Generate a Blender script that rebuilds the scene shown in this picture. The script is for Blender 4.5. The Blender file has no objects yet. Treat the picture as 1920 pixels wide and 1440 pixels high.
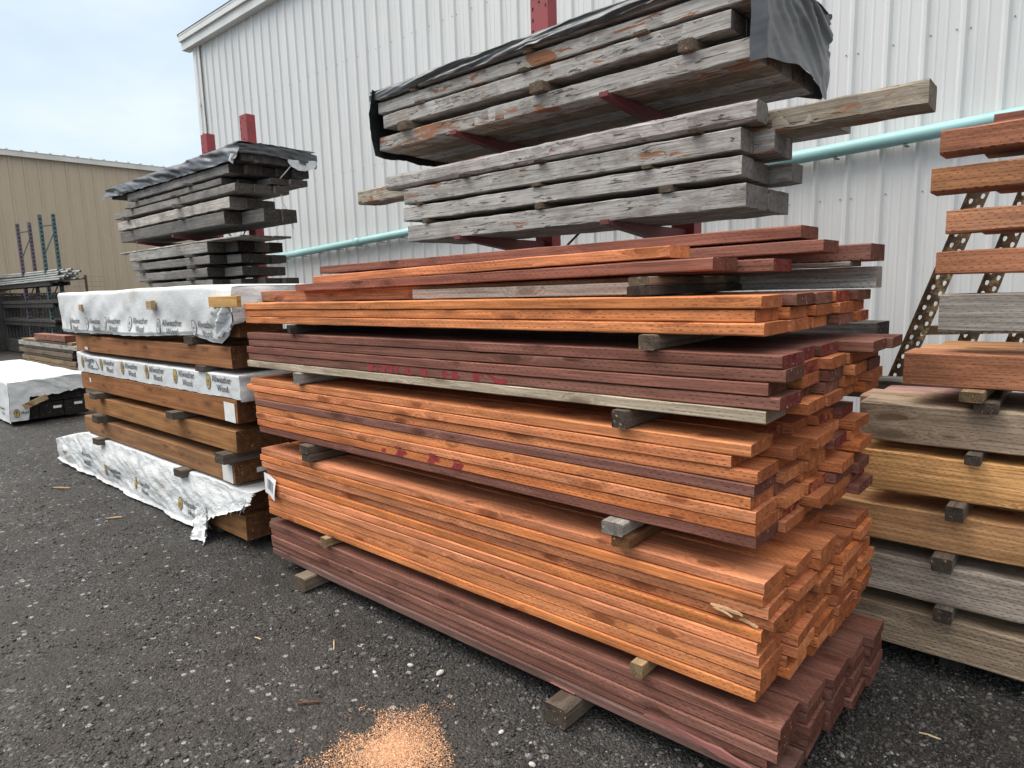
import bpy, math, random
import numpy as np
from mathutils import Vector, Matrix, noise
rad = math.radians
S = bpy.context.scene
C = S.collection

# ------------------------------------------------------------------ camera
# X runs along the lumber, Y towards the white shed, Z up. Metres.
CR = [(0.754199, 0.656028, -0.028492), (0.072994, -0.126880, -0.989229), (-0.652577, 0.743995, -0.143578)]
FPX, EYE = 1232.14, 1.66
cam = bpy.data.cameras.new('camera')
cam.sensor_width = 36.0
cam.lens = FPX / 1920 * 36
cam.clip_start, cam.clip_end = 0.05, 2000
camo = bpy.data.objects.new('camera', cam)
C.objects.link(camo)
rt, dn, fw = (Vector(v).normalized() for v in CR)
M = Matrix((rt, -dn, -fw)).transposed().to_4x4()
M.translation = (0, 0, EYE)
camo.matrix_world = M
S.camera = camo

# ------------------------------------------------------------------ sky, sun, exposure
SUN_EL, SUN_AZ = 56.0, 235.0            # azimuth counted from +Y clockwise: front-left of the shed wall
W = bpy.data.worlds.new('World'); S.world = W; W.use_nodes = True
wt = W.node_tree; wt.nodes.clear()
def wn(t): return wt.nodes.new(t)
sky = wn('ShaderNodeTexSky'); sky.sky_type = 'NISHITA'; sky.sun_disc = False
sky.sun_elevation = rad(SUN_EL); sky.sun_rotation = rad(SUN_AZ)
sky.air_density = 1.0; sky.dust_density = 2.0
tcw = wn('ShaderNodeTexCoord'); nz = wn('ShaderNodeTexNoise')
nz.inputs['Scale'].default_value = 2.2; nz.inputs['Detail'].default_value = 7; nz.inputs['Roughness'].default_value = 0.55
mp = wn('ShaderNodeMapping'); mp.inputs['Scale'].default_value = (1, 1, 2.6)
wt.links.new(tcw.outputs['Generated'], mp.inputs['Vector']); wt.links.new(mp.outputs[0], nz.inputs['Vector'])
cr = wn('ShaderNodeValToRGB')
cr.color_ramp.elements[0].position = 0.36; cr.color_ramp.elements[0].color = (3.45, 4.35, 5.0, 1)
cr.color_ramp.elements[1].position = 0.66; cr.color_ramp.elements[1].color = (5.0, 5.5, 5.9, 1)
wt.links.new(nz.outputs['Fac'], cr.inputs[0])
# overcast: the cloud deck is brighter overhead than low down
sx = wn('ShaderNodeSeparateXYZ'); wt.links.new(tcw.outputs['Generated'], sx.inputs[0])
mr = wn('ShaderNodeMapRange'); mr.inputs[1].default_value = 0.34; mr.inputs[2].default_value = 0.95
mr.inputs[3].default_value = 0.0; mr.inputs[4].default_value = 1.0
wt.links.new(sx.outputs[2], mr.inputs[0])
mulc = wn('ShaderNodeMixRGB'); mulc.inputs[2].default_value = (15.0, 14.6, 13.8, 1)
wt.links.new(mr.outputs[0], mulc.inputs[0]); wt.links.new(cr.outputs[0], mulc.inputs[1])
mx = wn('ShaderNodeMixRGB'); mx.inputs[0].default_value = 0.86
wt.links.new(sky.outputs[0], mx.inputs[1]); wt.links.new(mulc.outputs[0], mx.inputs[2])
bg = wn('ShaderNodeBackground'); bg.inputs[1].default_value = 0.115
wt.links.new(mx.outputs[0], bg.inputs[0])
wo = wn('ShaderNodeOutputWorld'); wt.links.new(bg.outputs[0], wo.inputs[0])

sl = bpy.data.lights.new('sun', 'SUN'); sl.energy = 1.9; sl.angle = rad(45); sl.color = (1, 0.965, 0.92)
so = bpy.data.objects.new('sun', sl); C.objects.link(so)
az, el = rad(SUN_AZ), rad(SUN_EL)
sd = Vector((math.sin(az) * math.cos(el), math.cos(az) * math.cos(el), math.sin(el)))
so.rotation_euler = sd.to_track_quat('Z', 'Y').to_euler(); so.location = sd * 30
S.view_settings.view_transform = 'Standard'; S.view_settings.look = 'None'
S.view_settings.exposure = 0.68; S.view_settings.gamma = 1.0
S.render.engine = 'CYCLES'

# ------------------------------------------------------------------ material helpers
class NT:
    def __init__(s, name):
        s.m = bpy.data.materials.new(name); s.m.use_nodes = True
        s.t = s.m.node_tree; s.t.nodes.clear()
        s.out = s.t.nodes.new('ShaderNodeOutputMaterial')
    def n(s, typ, ins=None, **props):
        nd = s.t.nodes.new('ShaderNode' + typ)
        for k, v in props.items(): setattr(nd, k, v)
        for k, v in (ins or {}).items():
            sock = nd.inputs[k]
            if isinstance(v, bpy.types.NodeSocket): s.t.links.new(v, sock)
            elif isinstance(v, tuple) and len(v) == 3 and sock.type == 'RGBA': sock.default_value = (*v, 1)
            else: sock.default_value = v
        return nd
    def math(s, op, a, b=0.0, c=0.0): return s.n('Math', {0: a, 1: b, 2: c}, operation=op).outputs[0]
    def vm(s, op, a, b=(0, 0, 0)): return s.n('VectorMath', {0: a, 1: b}, operation=op).outputs[0]
    def mix(s, f, a, b, bt='MIX'): return s.n('MixRGB', {0: f, 1: a, 2: b}, blend_type=bt).outputs[0]
    def noise(s, v, sc, det=3, ro=0.55, dist=0.0): return s.n('TexNoise', {'Vector': v, 'Scale': sc, 'Detail': det, 'Roughness': ro, 'Distortion': dist}).outputs['Fac']
    def ramp(s, f, a, b, lo=0.0, hi=1.0): return s.n('MapRange', {0: f, 1: a, 2: b, 3: lo, 4: hi}).outputs[0]
    def done(s, col, rough=0.7, bump=None, bs=0.3, bd=0.01, **kw):
        ins = {'Base Color': col, 'Roughness': rough}
        for k, v in kw.items(): ins[k.replace('_', ' ')] = v
        b = s.n('BsdfPrincipled', ins)
        if bump is not None:
            bm = s.n('Bump', {'Height': bump, 'Strength': bs, 'Distance': bd})
            s.t.links.new(bm.outputs[0], b.inputs['Normal'])
        s.t.links.new(b.outputs[0], s.out.inputs[0])
        return s.m

def objvec(t, spread=(37.0, 11.0, 7.0)):
    tc = t.n('TexCoord').outputs['Object']; oi = t.n('ObjectInfo')
    off = t.vm('MULTIPLY', t.n('CombineXYZ', {0: oi.outputs['Random'], 1: oi.outputs['Random'], 2: oi.outputs['Random']}).outputs[0], spread)
    return t.vm('ADD', tc, off), oi, tc

def wood_mat(name, knots=1.0, incise=1.0, streak=0.5, peel=0.0, dirt=0.25, bumpk=0.35):
    t = NT(name); v, oi, tc = objvec(t)
    col = oi.outputs['Color']; rnd = oi.outputs['Random']
    # knots: cells on the face seen lengthwise; the grain bends round them
    sv = t.n('SeparateXYZ', {0: v})
    kc = t.n('CombineXYZ', {0: t.math('MULTIPLY', sv.outputs[0], 2.9), 1: t.math('MULTIPLY', t.math('ADD', sv.outputs[2], t.math('MULTIPLY', sv.outputs[1], 0.6)), 9.5)}).outputs[0]
    vor = t.n('TexVoronoi', {'Vector': kc, 'Scale': 1.0, 'Randomness': 1.0}, voronoi_dimensions='2D')
    kd = t.math('ADD', vor.outputs['Distance'], t.math('MULTIPLY', t.math('SUBTRACT', t.noise(v, 40, 3), 0.5), 0.10))
    ksz = t.ramp(t.n('SeparateColor', {0: vor.outputs['Color']}).outputs[0], 0.30, 1.0, 0.0, 0.165)
    has = t.math('GREATER_THAN', ksz, 0.03)
    dk = t.math('SUBTRACT', kd, ksz)
    knot = t.math('MULTIPLY', t.n('MapRange', {0: dk, 1: -0.03, 2: 0.03, 3: 1.0, 4: 0.0}, interpolation_type='SMOOTHSTEP').outputs[0], has)
    halo = t.math('MULTIPLY', t.n('MapRange', {0: dk, 1: 0.0, 2: 0.24, 3: 1.0, 4: 0.0}, interpolation_type='SMOOTHSTEP').outputs[0], has)
    gv = t.vm('ADD', t.vm('MULTIPLY', v, (1.5, 55, 55)), t.vm('MULTIPLY', t.n('CombineXYZ', {0: halo, 1: halo, 2: halo}).outputs[0], (0.2, 1.8, 1.8)))
    g1 = t.noise(gv, 1.0, 4, 0.62, 0.5)
    g2 = t.noise(t.vm('MULTIPLY', gv, (2.6, 3.2, 3.2)), 1.0, 3, 0.65, 0.3)
    wv = t.n('TexWave', {'Vector': t.vm('MULTIPLY', gv, (0.55, 0.055, 0.055)), 'Scale': 5.0, 'Distortion': 5.5, 'Detail': 3.0, 'Detail Scale': 1.1, 'Detail Roughness': 0.6}, wave_type='BANDS', bands_direction='Z').outputs['Fac']
    big = t.noise(t.vm('MULTIPLY', v, (2.2, 7, 7)), 1.0, 5, 0.6)
    c = t.mix(t.ramp(g1, 0.32, 0.68), t.mix(1.0, col, (0.62, 0.58, 0.56), 'MULTIPLY'), t.mix(1.0, col, (1.18, 1.17, 1.16), 'MULTIPLY'))
    c = t.mix(t.math('MULTIPLY', t.ramp(wv, 0.55, 0.95), streak * 0.55), c, t.mix(1.0, col, (0.45, 0.40, 0.38), 'MULTIPLY'))
    c = t.mix(t.math('MULTIPLY', t.ramp(g2, 0.54, 0.70), streak), c, t.mix(1.0, col, (0.36, 0.31, 0.30), 'MULTIPLY'))
    c = t.mix(t.ramp(big, 0.46, 0.68, 0.0, 0.72), c, t.mix(1.0, c, (0.54, 0.52, 0.51), 'MULTIPLY'))
    c = t.mix(t.ramp(big, 0.46, 0.30, 0.0, 0.5), c, t.mix(1.0, c, (1.22, 1.24, 1.28), 'MULTIPLY'))
    # per-board hue drift
    hs = t.n('HueSaturation', {'Hue': t.ramp(rnd, 0, 1, 0.498, 0.5025), 'Saturation': t.ramp(t.math('FRACT', t.math('MULTIPLY', rnd, 7.13)), 0, 1, 0.95, 1.05), 'Value': t.ramp(t.math('FRACT', t.math('MULTIPLY', rnd, 13.7)), 0, 1, 0.88, 1.10), 'Color': c})
    c = hs.outputs[0]
    if peel > 0:
        pn = t.noise(t.vm('MULTIPLY', v, (1.7, 9, 9)), 1.0, 6, 0.62, 0.8)
        c = t.mix(t.ramp(t.math('ADD', pn, t.math('MULTIPLY', t.math('SUBTRACT', rnd, 0.5), 0.16)), 0.62 - peel * 0.08, 0.65 - peel * 0.07), c, t.mix(g1, (0.20, 0.075, 0.035), (0.36, 0.17, 0.09)))
        pk = t.noise(t.vm('MULTIPLY', v, (3.5, 34, 34)), 1.0, 5, 0.7, 1.0)
        c = t.mix(t.math('MULTIPLY', t.ramp(pk, 0.575, 0.615), 0.9), c, (0.030, 0.024, 0.021))
        c = t.mix(t.math('MULTIPLY', t.ramp(t.noise(t.vm('MULTIPLY', v, (1, 2.2, 2.2)), 4.5, 6, 0.7), 0.50, 0.70), 0.5), c, (0.125, 0.118, 0.110))
        c = t.mix(t.math('MULTIPLY', t.ramp(t.noise(t.vm('MULTIPLY', v, (1, 2, 2)), 3.1, 5, 0.65), 0.58, 0.72), 0.4), c, (0.23, 0.165, 0.10))
    c = t.mix(t.math('MULTIPLY', knot, 0.92 * knots), c, t.mix(1.0, col, (0.22, 0.17, 0.15), 'MULTIPLY'))
    c = t.mix(t.math('MULTIPLY', t.math('MULTIPLY', halo, t.ramp(t.noise(v, 18, 3), .28, .6)), 0.75 * knots), c, t.mix(1.0, col, (0.5, 0.42, 0.38), 'MULTIPLY'))
    h = t.math('ADD', t.math('MULTIPLY', g2, 0.5), t.math('MULTIPLY', g1, 0.5))
    if incise > 0:
        sp = t.n('SeparateXYZ', {0: v}); so_ = t.n('SeparateXYZ', {0: tc})
        rowc = t.math('DIVIDE', t.math('ADD', so_.outputs[2], so_.outputs[1]), 0.0118)
        row = t.math('FLOOR', rowc)
        u = t.math('FRACT', t.math('ADD', t.math('ADD', t.math('DIVIDE', sp.outputs[0], 0.033), t.math('MULTIPLY', row, 0.37)), t.math('MULTIPLY', t.noise(v, 21, 3), 1.7)))
        vv = t.math('ABSOLUTE', t.math('SUBTRACT', t.math('FRACT', t.math('ADD', rowc, t.math('MULTIPLY', t.noise(v, 25, 2), 0.7))), 0.5))
        dash = t.math('MULTIPLY', t.math('LESS_THAN', u, t.ramp(t.noise(v, 60, 2), 0.35, 0.65, 0.16, 0.52)), t.math('LESS_THAN', vv, t.ramp(t.noise(v, 95, 2), 0.35, 0.65, 0.05, 0.17)))
        amt = t.math('MULTIPLY', t.ramp(t.math('ADD', t.noise(v, 2.2, 2), t.math('MULTIPLY', t.math('FRACT', t.math('MULTIPLY', rnd, 5.3)), 0.4)), 0.36, 0.66), incise)
        da = t.math('MULTIPLY', dash, amt)
        c = t.mix(t.math('MULTIPLY', da, 0.85), c, t.mix(1.0, col, (0.25, 0.2, 0.2), 'MULTIPLY'))
        h = t.math('SUBTRACT', h, t.math('MULTIPLY', da, 0.8))
    if dirt > 0:
        c = t.mix(t.math('MULTIPLY', t.ramp(t.noise(v, 4.5, 6, 0.7), 0.52, 0.78), dirt), c, (0.09, 0.075, 0.065))
        c = t.mix(t.math('MULTIPLY', t.ramp(t.noise(v, 90, 3, 0.7), 0.66, 0.75), 0.35), c, t.mix(1.0, col, (1.5, 1.55, 1.6), 'MULTIPLY'))
    return t.done(c, 0.82, h, bumpk, 0.004, Specular_IOR_Level=0.25)

def end_mat(name, k=(0.62, 0.54, 0.50), paint=None):
    t = NT(name); v, oi, tc = objvec(t, (3.0, 5.0, 0.9))
    col = oi.outputs['Color']
    cv = t.vm('MULTIPLY', v, (0.2, 1, 1))
    w = t.n('TexWave', {'Vector': cv, 'Scale': 38.0, 'Distortion': 3.0, 'Detail': 2.0, 'Detail Scale': 1.2}, wave_type='RINGS', rings_direction='X')
    n1 = t.noise(v, 26, 5, 0.7); n2 = t.noise(v, 170, 3, 0.7)
    base = t.mix(1.0, col, k, 'MULTIPLY')
    if paint: base = t.mix(t.ramp(n1, 0.38, 0.6), base, paint)
    c = t.mix(t.math('MULTIPLY', w.outputs['Fac'], 0.72), base, t.mix(1.0, base, (0.55, 0.5, 0.5), 'MULTIPLY'))
    c = t.mix(t.ramp(n1, 0.40, 0.66, 0.0, 0.85), c, t.mix(1.0, base, (0.40, 0.34, 0.32), 'MULTIPLY'))
    c = t.mix(t.math('MULTIPLY', t.ramp(t.noise(t.vm('MULTIPLY', v, (1, 22, 90)), 1.0, 3, 0.6, 1.5), 0.63, 0.67), 0.8), c, t.mix(1.0, base, (0.16, 0.13, 0.12), 'MULTIPLY'))
    c = t.mix(t.math('MULTIPLY', t.ramp(n2, 0.58, 0.70), 0.5), c, t.mix(1.0, base, (1.8, 1.95, 2.1), 'MULTIPLY'))
    c = t.mix(t.ramp(t.noise(v, 60, 3, 0.75), 0.635, 0.68, 0, 0.7), c, (0.60, 0.42, 0.28))
    return t.done(c, 0.88, t.math('ADD', n2, n1), 0.4, 0.004, Specular_IOR_Level=0.2)

def plain_mat(name, col, rough=0.6, var=0.25, scale=6.0, metal=0.0, spots=None, spotv=(0.6, 0.7), bump=0.15, spec=0.4, stretch=(1, 1, 1)):
    t = NT(name); v, oi, tc = objvec(t)
    vs = t.vm('MULTIPLY', v, stretch)
    n1 = t.noise(vs, scale, 6, 0.62); n2 = t.noise(vs, scale * 9, 4, 0.6)
    dark = tuple(x * (1 - var) for x in col); lite = tuple(min(1, x * (1 + var * 0.6)) for x in col)
    c = t.mix(t.ramp(n1, 0.3, 0.7), dark, lite)
    c = t.mix(t.ramp(n2, 0.45, 0.8, 0, 0.35), c, tuple(x * (1 - var * 1.2) for x in col))
    if spots: c = t.mix(t.ramp(t.noise(vs, scale * 1.7, 7, 0.68), *spotv), c, spots)
    return t.done(c, t.ramp(n1, 0.3, 0.7, rough - 0.08, rough + 0.08), t.math('ADD', n1, t.math('MULTIPLY', n2, 0.5)), bump, 0.01, Metallic=metal, Specular_IOR_Level=spec)

MAT = {}
MAT['stain'] = wood_mat('stained_wood', streak=0.55, bumpk=0.5, dirt=0.32)
MAT['smooth'] = wood_mat('brown_treated_wood', knots=0.7, incise=0.0, streak=0.18, dirt=0.1, bumpk=0.15)
MAT['aged'] = wood_mat('weathered_wood', knots=0.8, incise=0.7, streak=0.75, dirt=0.5, bumpk=0.5)
MAT['peel'] = wood_mat('weathered_peeling_wood', knots=0.4, incise=0.0, streak=0.5, peel=0.6, dirt=0.45, bumpk=0.6)
MAT['greyt'] = wood_mat('grey_timber_wood', knots=0.2, incise=0.0, streak=0.6, peel=0.12, dirt=0.6, bumpk=0.6)
MAT['blackt'] = wood_mat('blackened_timber_wood', knots=0.2, incise=0.0, streak=0.7, dirt=0.75, bumpk=0.5)
MAT['rough'] = wood_mat('rough_sawn_wood', knots=0.5, incise=1.0, streak=0.9, dirt=0.35, bumpk=0.8)
MAT['end'] = end_mat('end_grain')
MAT['endred'] = end_mat('red_end_paint', paint=(0.22, 0.025, 0.03))
MAT['endgrey'] = end_mat('weathered_end_grain', k=(0.5, 0.48, 0.47))
MAT['endblack'] = end_mat('blackened_end_grain', k=(0.30, 0.28, 0.27))
MAT['endlite'] = end_mat('pale_end_grain', k=(0.95, 0.92, 0.9))

# ------------------------------------------------------------------ mesh helpers
def mesh_obj(name, verts, faces, mats, parent=None, mi=None, smooth=False):
    me = bpy.data.meshes.new(name)
    me.from_pydata([tuple(v) for v in verts], [], faces)
    for m in (mats if isinstance(mats, (list, tuple)) else [mats]): me.materials.append(m)
    if mi is not None: me.polygons.foreach_set('material_index', mi)
    if smooth: me.polygons.foreach_set('use_smooth', [True] * len(me.polygons))
    me.update()
    o = bpy.data.objects.new(name, me); C.objects.link(o)
    if parent is not None: o.parent = parent
    return o
def tag(o, label, cat, group=None, kind=None):
    o['label'] = label; o['category'] = cat
    if group: o['group'] = group
    if kind: o['kind'] = kind
    return o
def struct(o):
    o['kind'] = 'structure'; return o
def empty(name, loc=(0, 0, 0)):
    o = bpy.data.objects.new(name, None); C.objects.link(o); o.location = loc; o.empty_display_size = 0.1
    return o
class MB:
    def __init__(s): s.v = []; s.f = []; s.mi = []
    def box(s, x0, x1, y0, y1, z0, z1, mi=0, c=0.0):
        if c <= 0:
            b = len(s.v)
            s.v += [(x, y, z) for x in (x0, x1) for y in (y0, y1) for z in (z0, z1)]
            s.f += [tuple(b + i for i in q) for q in ((0, 1, 3, 2), (4, 6, 7, 5), (0, 4, 5, 1), (2, 3, 7, 6), (0, 2, 6, 4), (1, 5, 7, 3))]
            s.mi += [mi] * 6
        else:
            s.sweep([((x0, 0, 0), (0, 1, 0), (0, 0, 1)), ((x1, 0, 0), (0, 1, 0), (0, 0, 1))], prof(y0, y1, z0, z1, c), mi, mi)
    def sweep(s, frames, pr, mi=0, mie=None, caps=True):
        n = len(pr); b = len(s.v)
        for (o, e1, e2) in frames:
            for a, bb in pr: s.v.append(tuple(o[i] + e1[i] * a + e2[i] * bb for i in range(3)))
        for k in range(len(frames) - 1):
            for i in range(n):
                j = (i + 1) % n
                s.f.append((b + k * n + i, b + k * n + j, b + (k + 1) * n + j, b + (k + 1) * n + i)); s.mi.append(mi)
        if caps:
            s.f.append(tuple(b + i for i in reversed(range(n)))); s.mi.append(mi if mie is None else mie)
            e = b + (len(frames) - 1) * n
            s.f.append(tuple(e + i for i in range(n))); s.mi.append(mi if mie is None else mie)
    def tube(s, pts, r, n=8, mi=0):
        pts = [Vector(p) for p in pts]; fr = []
        for i, p in enumerate(pts):
            d = (pts[min(i + 1, len(pts) - 1)] - pts[max(i - 1, 0)]).normalized()
            a = d.orthogonal().normalized() if i == 0 else (fr[-1][1] - d * fr[-1][1].dot(d)).normalized()
            fr.append((p, a, d.cross(a)))
        rr = r if callable(r) else (lambda k: r)
        for k in range(1): pass
        pr = [(math.cos(2 * math.pi * i / n) * r, math.sin(2 * math.pi * i / n) * r) for i in range(n)]
        s.sweep(fr, pr, mi)
    def bar(s, p0, p1, w, h, mi=0, up=(0, 0, 1)):
        p0, p1 = Vector(p0), Vector(p1); d = (p1 - p0).normalized()
        a = d.cross(Vector(up)).normalized(); b = a.cross(d).normalized()
        s.sweep([(p0, a, b), (p1, a, b)], [(-w / 2, -h / 2), (w / 2, -h / 2), (w / 2, h / 2), (-w / 2, h / 2)], mi)
    def build(s, name, mats, parent=None, smooth=False):
        return mesh_obj(name, s.v, s.f, mats, parent, s.mi, smooth)
def prof(y0, y1, z0, z1, c):
    return [(y0 + c, z0), (y1 - c, z0), (y1, z0 + c), (y1, z1 - c), (y1 - c, z1), (y0 + c, z1), (y0, z1 - c), (y0, z0 + c)]
def fbm(x, y=0.0, z=0.0, o=4): return noise.fractal(Vector((x, y, z)), 1.0, 2.0, o)
def sm(x, y=0.0, z=0.0): return noise.noise(Vector((x, y, z)))

COL = dict(orange=(0.76, 0.285, 0.115), orange2=(0.63, 0.228, 0.094), maroon=(0.255, 0.112, 0.082), maroon2=(0.305, 0.128, 0.092),
           grey=(0.52, 0.44, 0.33), silver=(0.50, 0.475, 0.44), brown=(0.34, 0.168, 0.072), yellow=(0.52, 0.31, 0.115), tan=(0.36, 0.26, 0.15),
           greybrown=(0.27, 0.215, 0.155), dk=(0.10, 0.09, 0.08), black=(0.055, 0.053, 0.052), rust=(0.46, 0.200, 0.105), block=(0.17, 0.14, 0.11),
           rgrey=(0.46, 0.448, 0.425), bgrey=(0.25, 0.242, 0.23), light=(0.50, 0.36, 0.20))
WARP = {}
def plank(name, x0, x1, y0, y1, z0, z1, col, mat='stain', end='end', warp=0.002, ch=0.0036, tilt=0.0, rough=0.0006, label=None, cat='plank', group=None, seed=None, skew=0.003, notch=None):
    """one board lying along X; tilt = rise of its right end over its length"""
    seed = random.random() * 100 if seed is None else seed
    rr = random.Random(seed)
    cx, cy, cz = (x0 + x1) / 2, (y0 + y1) / 2, z0
    L, hw, h = x1 - x0, (y1 - y0) / 2, z1 - z0
    n = max(2, int(L / 0.10))
    f = lambda x: (fbm(x * 0.6 + seed * 3.1, seed, o=2) * warp * 2.0)
    g = lambda x: (fbm(x * 0.7 - seed * 1.7, seed + 9, o=2) * warp * 0.5)
    pr = prof(-hw, hw, 0, h, ch); mb = MB()
    sk0, sk1 = rr.uniform(-skew, skew), rr.uniform(-skew, skew)
    for k in range(n + 1):
        x = -L / 2 + L * k / n
        for (a, b) in pr:
            xs = x + (sk0 * a / hw if k == 0 else sk1 * a / hw if k == n else 0)
            mb.v.append((xs, a + f(x) + rr.gauss(0, rough), b + g(x) + rr.gauss(0, rough) + tilt * x / L))
    m = len(pr)
    for k in range(n):
        for i in range(m):
            j = (i + 1) % m
            mb.f.append((k * m + i, (k + 1) * m + i, (k + 1) * m + j, k * m + j)); mb.mi.append(0)
    mb.f.append(tuple(range(m))); mb.mi.append(1)
    mb.f.append(tuple(n * m + i for i in reversed(range(m)))); mb.mi.append(1)
    o = mb.build(name, [MAT[mat], MAT[end]])
    o.location = (cx, cy, cz); o.color = (*(COL[col] if isinstance(col, str) else col), 1)
    if label: tag(o, label, cat, group)
    o_info = (lambda X: y0 + f(X - cx), lambda X: z0 + g(X - cx) + tilt * (X - cx) / L)
    WARP[o.name] = o_info
    return o
def crossbar(name, x, w, y0, y1, z0, z1, col, label, group, mat='aged', end='endgrey', cat='wood spacer', ch=0.004):
    """a spacer stick lying along Y"""
    L = y1 - y0; n = max(2, int(L / 0.2)); mb = MB(); rr = random.Random(x * 77 + z0)
    pr = prof(-w / 2, w / 2, 0, z1 - z0, ch)
    for k in range(n + 1):
        y = -L / 2 + L * k / n
        for a, b in pr: mb.v.append((y + (rr.uniform(-.002, .002)), a + rr.gauss(0, .0008), b + rr.gauss(0, .0004)))
    m = len(pr)
    for k in range(n):
        for i in range(m):
            j = (i + 1) % m
            mb.f.append((k * m + i, (k + 1) * m + i, (k + 1) * m + j, k * m + j)); mb.mi.append(0)
    mb.f.append(tuple(range(m))); mb.mi.append(1)
    mb.f.append(tuple(n * m + i for i in reversed(range(m)))); mb.mi.append(1)
    o = mb.build(name, [MAT[mat], MAT[end]])
    o.location = (x, (y0 + y1) / 2, z0); o.rotation_euler = (0, 0, rad(90) + rr.uniform(-.03, .03))
    o.color = (*(COL[col] if isinstance(col, str) else col), 1)
    return tag(o, label, cat, group)
def sheet(name, nu, nv, fn, mat, parent=None, mats=None):
    v = [fn(i / nu, j / nv) for j in range(nv + 1) for i in range(nu + 1)]
    f = [(j * (nu + 1) + i, j * (nu + 1) + i + 1, (j + 1) * (nu + 1) + i + 1, (j + 1) * (nu + 1) + i) for j in range(nv) for i in range(nu)]
    return mesh_obj(name, v, f, mat, parent, smooth=True)
ORD = ['top', 'second', 'third', 'fourth', 'fifth', 'sixth', 'seventh', 'eighth', 'ninth', 'tenth', 'eleventh']

# ================================================================== SETTING
# ---- ground
def ground_mat():
    t = NT('dark_gravel')
    p = t.n('NewGeometry').outputs['Position']
    v1 = t.n('TexVoronoi', {'Vector': p, 'Scale': 75.0}); v2 = t.n('TexVoronoi', {'Vector': p, 'Scale': 150.0})
    r1 = t.n('SeparateColor', {0: v1.outputs['Color']}); r2 = t.n('SeparateColor', {0: v2.outputs['Color']})
    g1 = t.mix(r1.outputs[0], (0.016, 0.014, 0.013), (0.095, 0.090, 0.086))
    g1 = t.mix(t.math('GREATER_THAN', r1.outputs[1], 0.965), g1, (0.24, 0.23, 0.21))
    g2 = t.mix(r2.outputs[0], (0.016, 0.014, 0.013), (0.065, 0.062, 0.058))
    g2 = t.mix(t.math('GREATER_THAN', r2.outputs[1], 0.965), g2, (0.25, 0.24, 0.22))
    c = t.mix(t.ramp(t.noise(p, 22, 4), 0.42, 0.58), g1, g2)
    fines = t.ramp(t.noise(p, 2.4, 6, 0.65), 0.40, 0.66)
    c = t.mix(t.math('MULTIPLY', fines, 0.85), c, t.mix(t.noise(p, 160, 4, 0.7), (0.016, 0.013, 0.011), (0.062, 0.053, 0.046)))
    c = t.mix(t.math('MULTIPLY', t.ramp(t.noise(p, 0.55, 5, 0.6), 0.45, 0.68), 0.55), c, (0.062, 0.054, 0.046))
    track = t.ramp(t.noise(t.vm('MULTIPLY', p, (0.16, 1.5, 1)), 1.0, 4, 0.6), 0.50, 0.66)
    c = t.mix(t.math('MULTIPLY', track, 0.45), c, (0.016, 0.014, 0.012))
    v3 = t.n('TexVoronoi', {'Vector': p, 'Scale': 30.0}); r3 = t.n('SeparateColor', {0: v3.outputs['Color']})
    big = t.math('MULTIPLY', t.math('GREATER_THAN', r3.outputs[1], 0.86), t.math('LESS_THAN', v3.outputs['Distance'], t.ramp(r3.outputs[2], 0, 1, 0.15, 0.42)))
    c = t.mix(big, c, t.mix(r3.outputs[0], (0.10, 0.098, 0.095), (0.34, 0.33, 0.31)))
    dk = t.ramp(t.noise(t.vm('MULTIPLY', p, (1, 1.6, 1)), 5.0, 7, 0.75), 0.52, 0.62)
    c = t.mix(t.math('MULTIPLY', dk, 0.55), c, (0.014, 0.012, 0.011))
    h = t.math('ADD', t.math('MULTIPLY', v1.outputs['Distance'], -1.0), t.math('MULTIPLY', v2.outputs['Distance'], -0.5))
    return t.done(c, t.ramp(r1.outputs[2], 0, 1, 0.5, 0.95), h, 0.9, 0.012, Specular_IOR_Level=0.35)
def ground_z(x, y):
    d = math.hypot(x, y)
    return 0.012 * fbm(x * 0.9, y * 0.9, 3.3, 4) * (1 if d < 14 else 0) - 0.004
xs = sorted(set([-600, -300, -150, -80, -50, -35] + [-28 + 0.25 * i for i in range(132)] + [6, 8, 12, 20, 40, 100, 300, 600]))
ys = sorted(set([-600, -300, -100, -40, -20, -10, -6, -4, -3] + [-2 + 0.2 * i for i in range(50)] + [9, 12, 18, 30, 60, 150, 300, 600]))
gv = [(x, y, ground_z(x, y)) for y in ys for x in xs]; nx = len(xs)
gf = [(j * nx + i, j * nx + i + 1, (j + 1) * nx + i + 1, (j + 1) * nx + i) for j in range(len(ys) - 1) for i in range(nx - 1)]
struct(mesh_obj('ground', gv, gf, ground_mat(), smooth=True))

# ---- white steel shed
def shed_mat(name, base, dirt, rough=0.38, grime=0.25, metal=0.0):
    t = NT(name); p = t.n('NewGeometry').outputs['Position']
    n1 = t.noise(t.vm('MULTIPLY', p, (1.2, 1.2, 0.25)), 2.2, 6, 0.62)
    n2 = t.noise(t.vm('MULTIPLY', p, (9, 9, 0.5)), 1.6, 5, 0.6)
    n3 = t.noise(p, 1.3, 4)
    c = t.mix(t.math('MULTIPLY', t.ramp(n1, 0.4, 0.75), grime), base, dirt)
    c = t.mix(t.math('MULTIPLY', t.ramp(n2, 0.45, 0.75), grime * 0.7), c, tuple(x * 0.82 for x in dirt))
    return t.done(c, t.ramp(n3, 0.3, 0.7, rough - 0.06, rough + 0.1), t.noise(p, 0.9, 3), 0.10, 0.03, Specular_IOR_Level=0.45, Metallic=metal)
MAT['white'] = shed_mat('white_painted_steel', (0.68, 0.678, 0.668), (0.47, 0.465, 0.45))
MAT['trim'] = plain_mat('white_trim', (0.70, 0.70, 0.68), 0.45, 0.12, 2.0)
MAT['screw'] = plain_mat('screw_steel', (0.22, 0.22, 0.22), 0.4, 0.2, 40)
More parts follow.
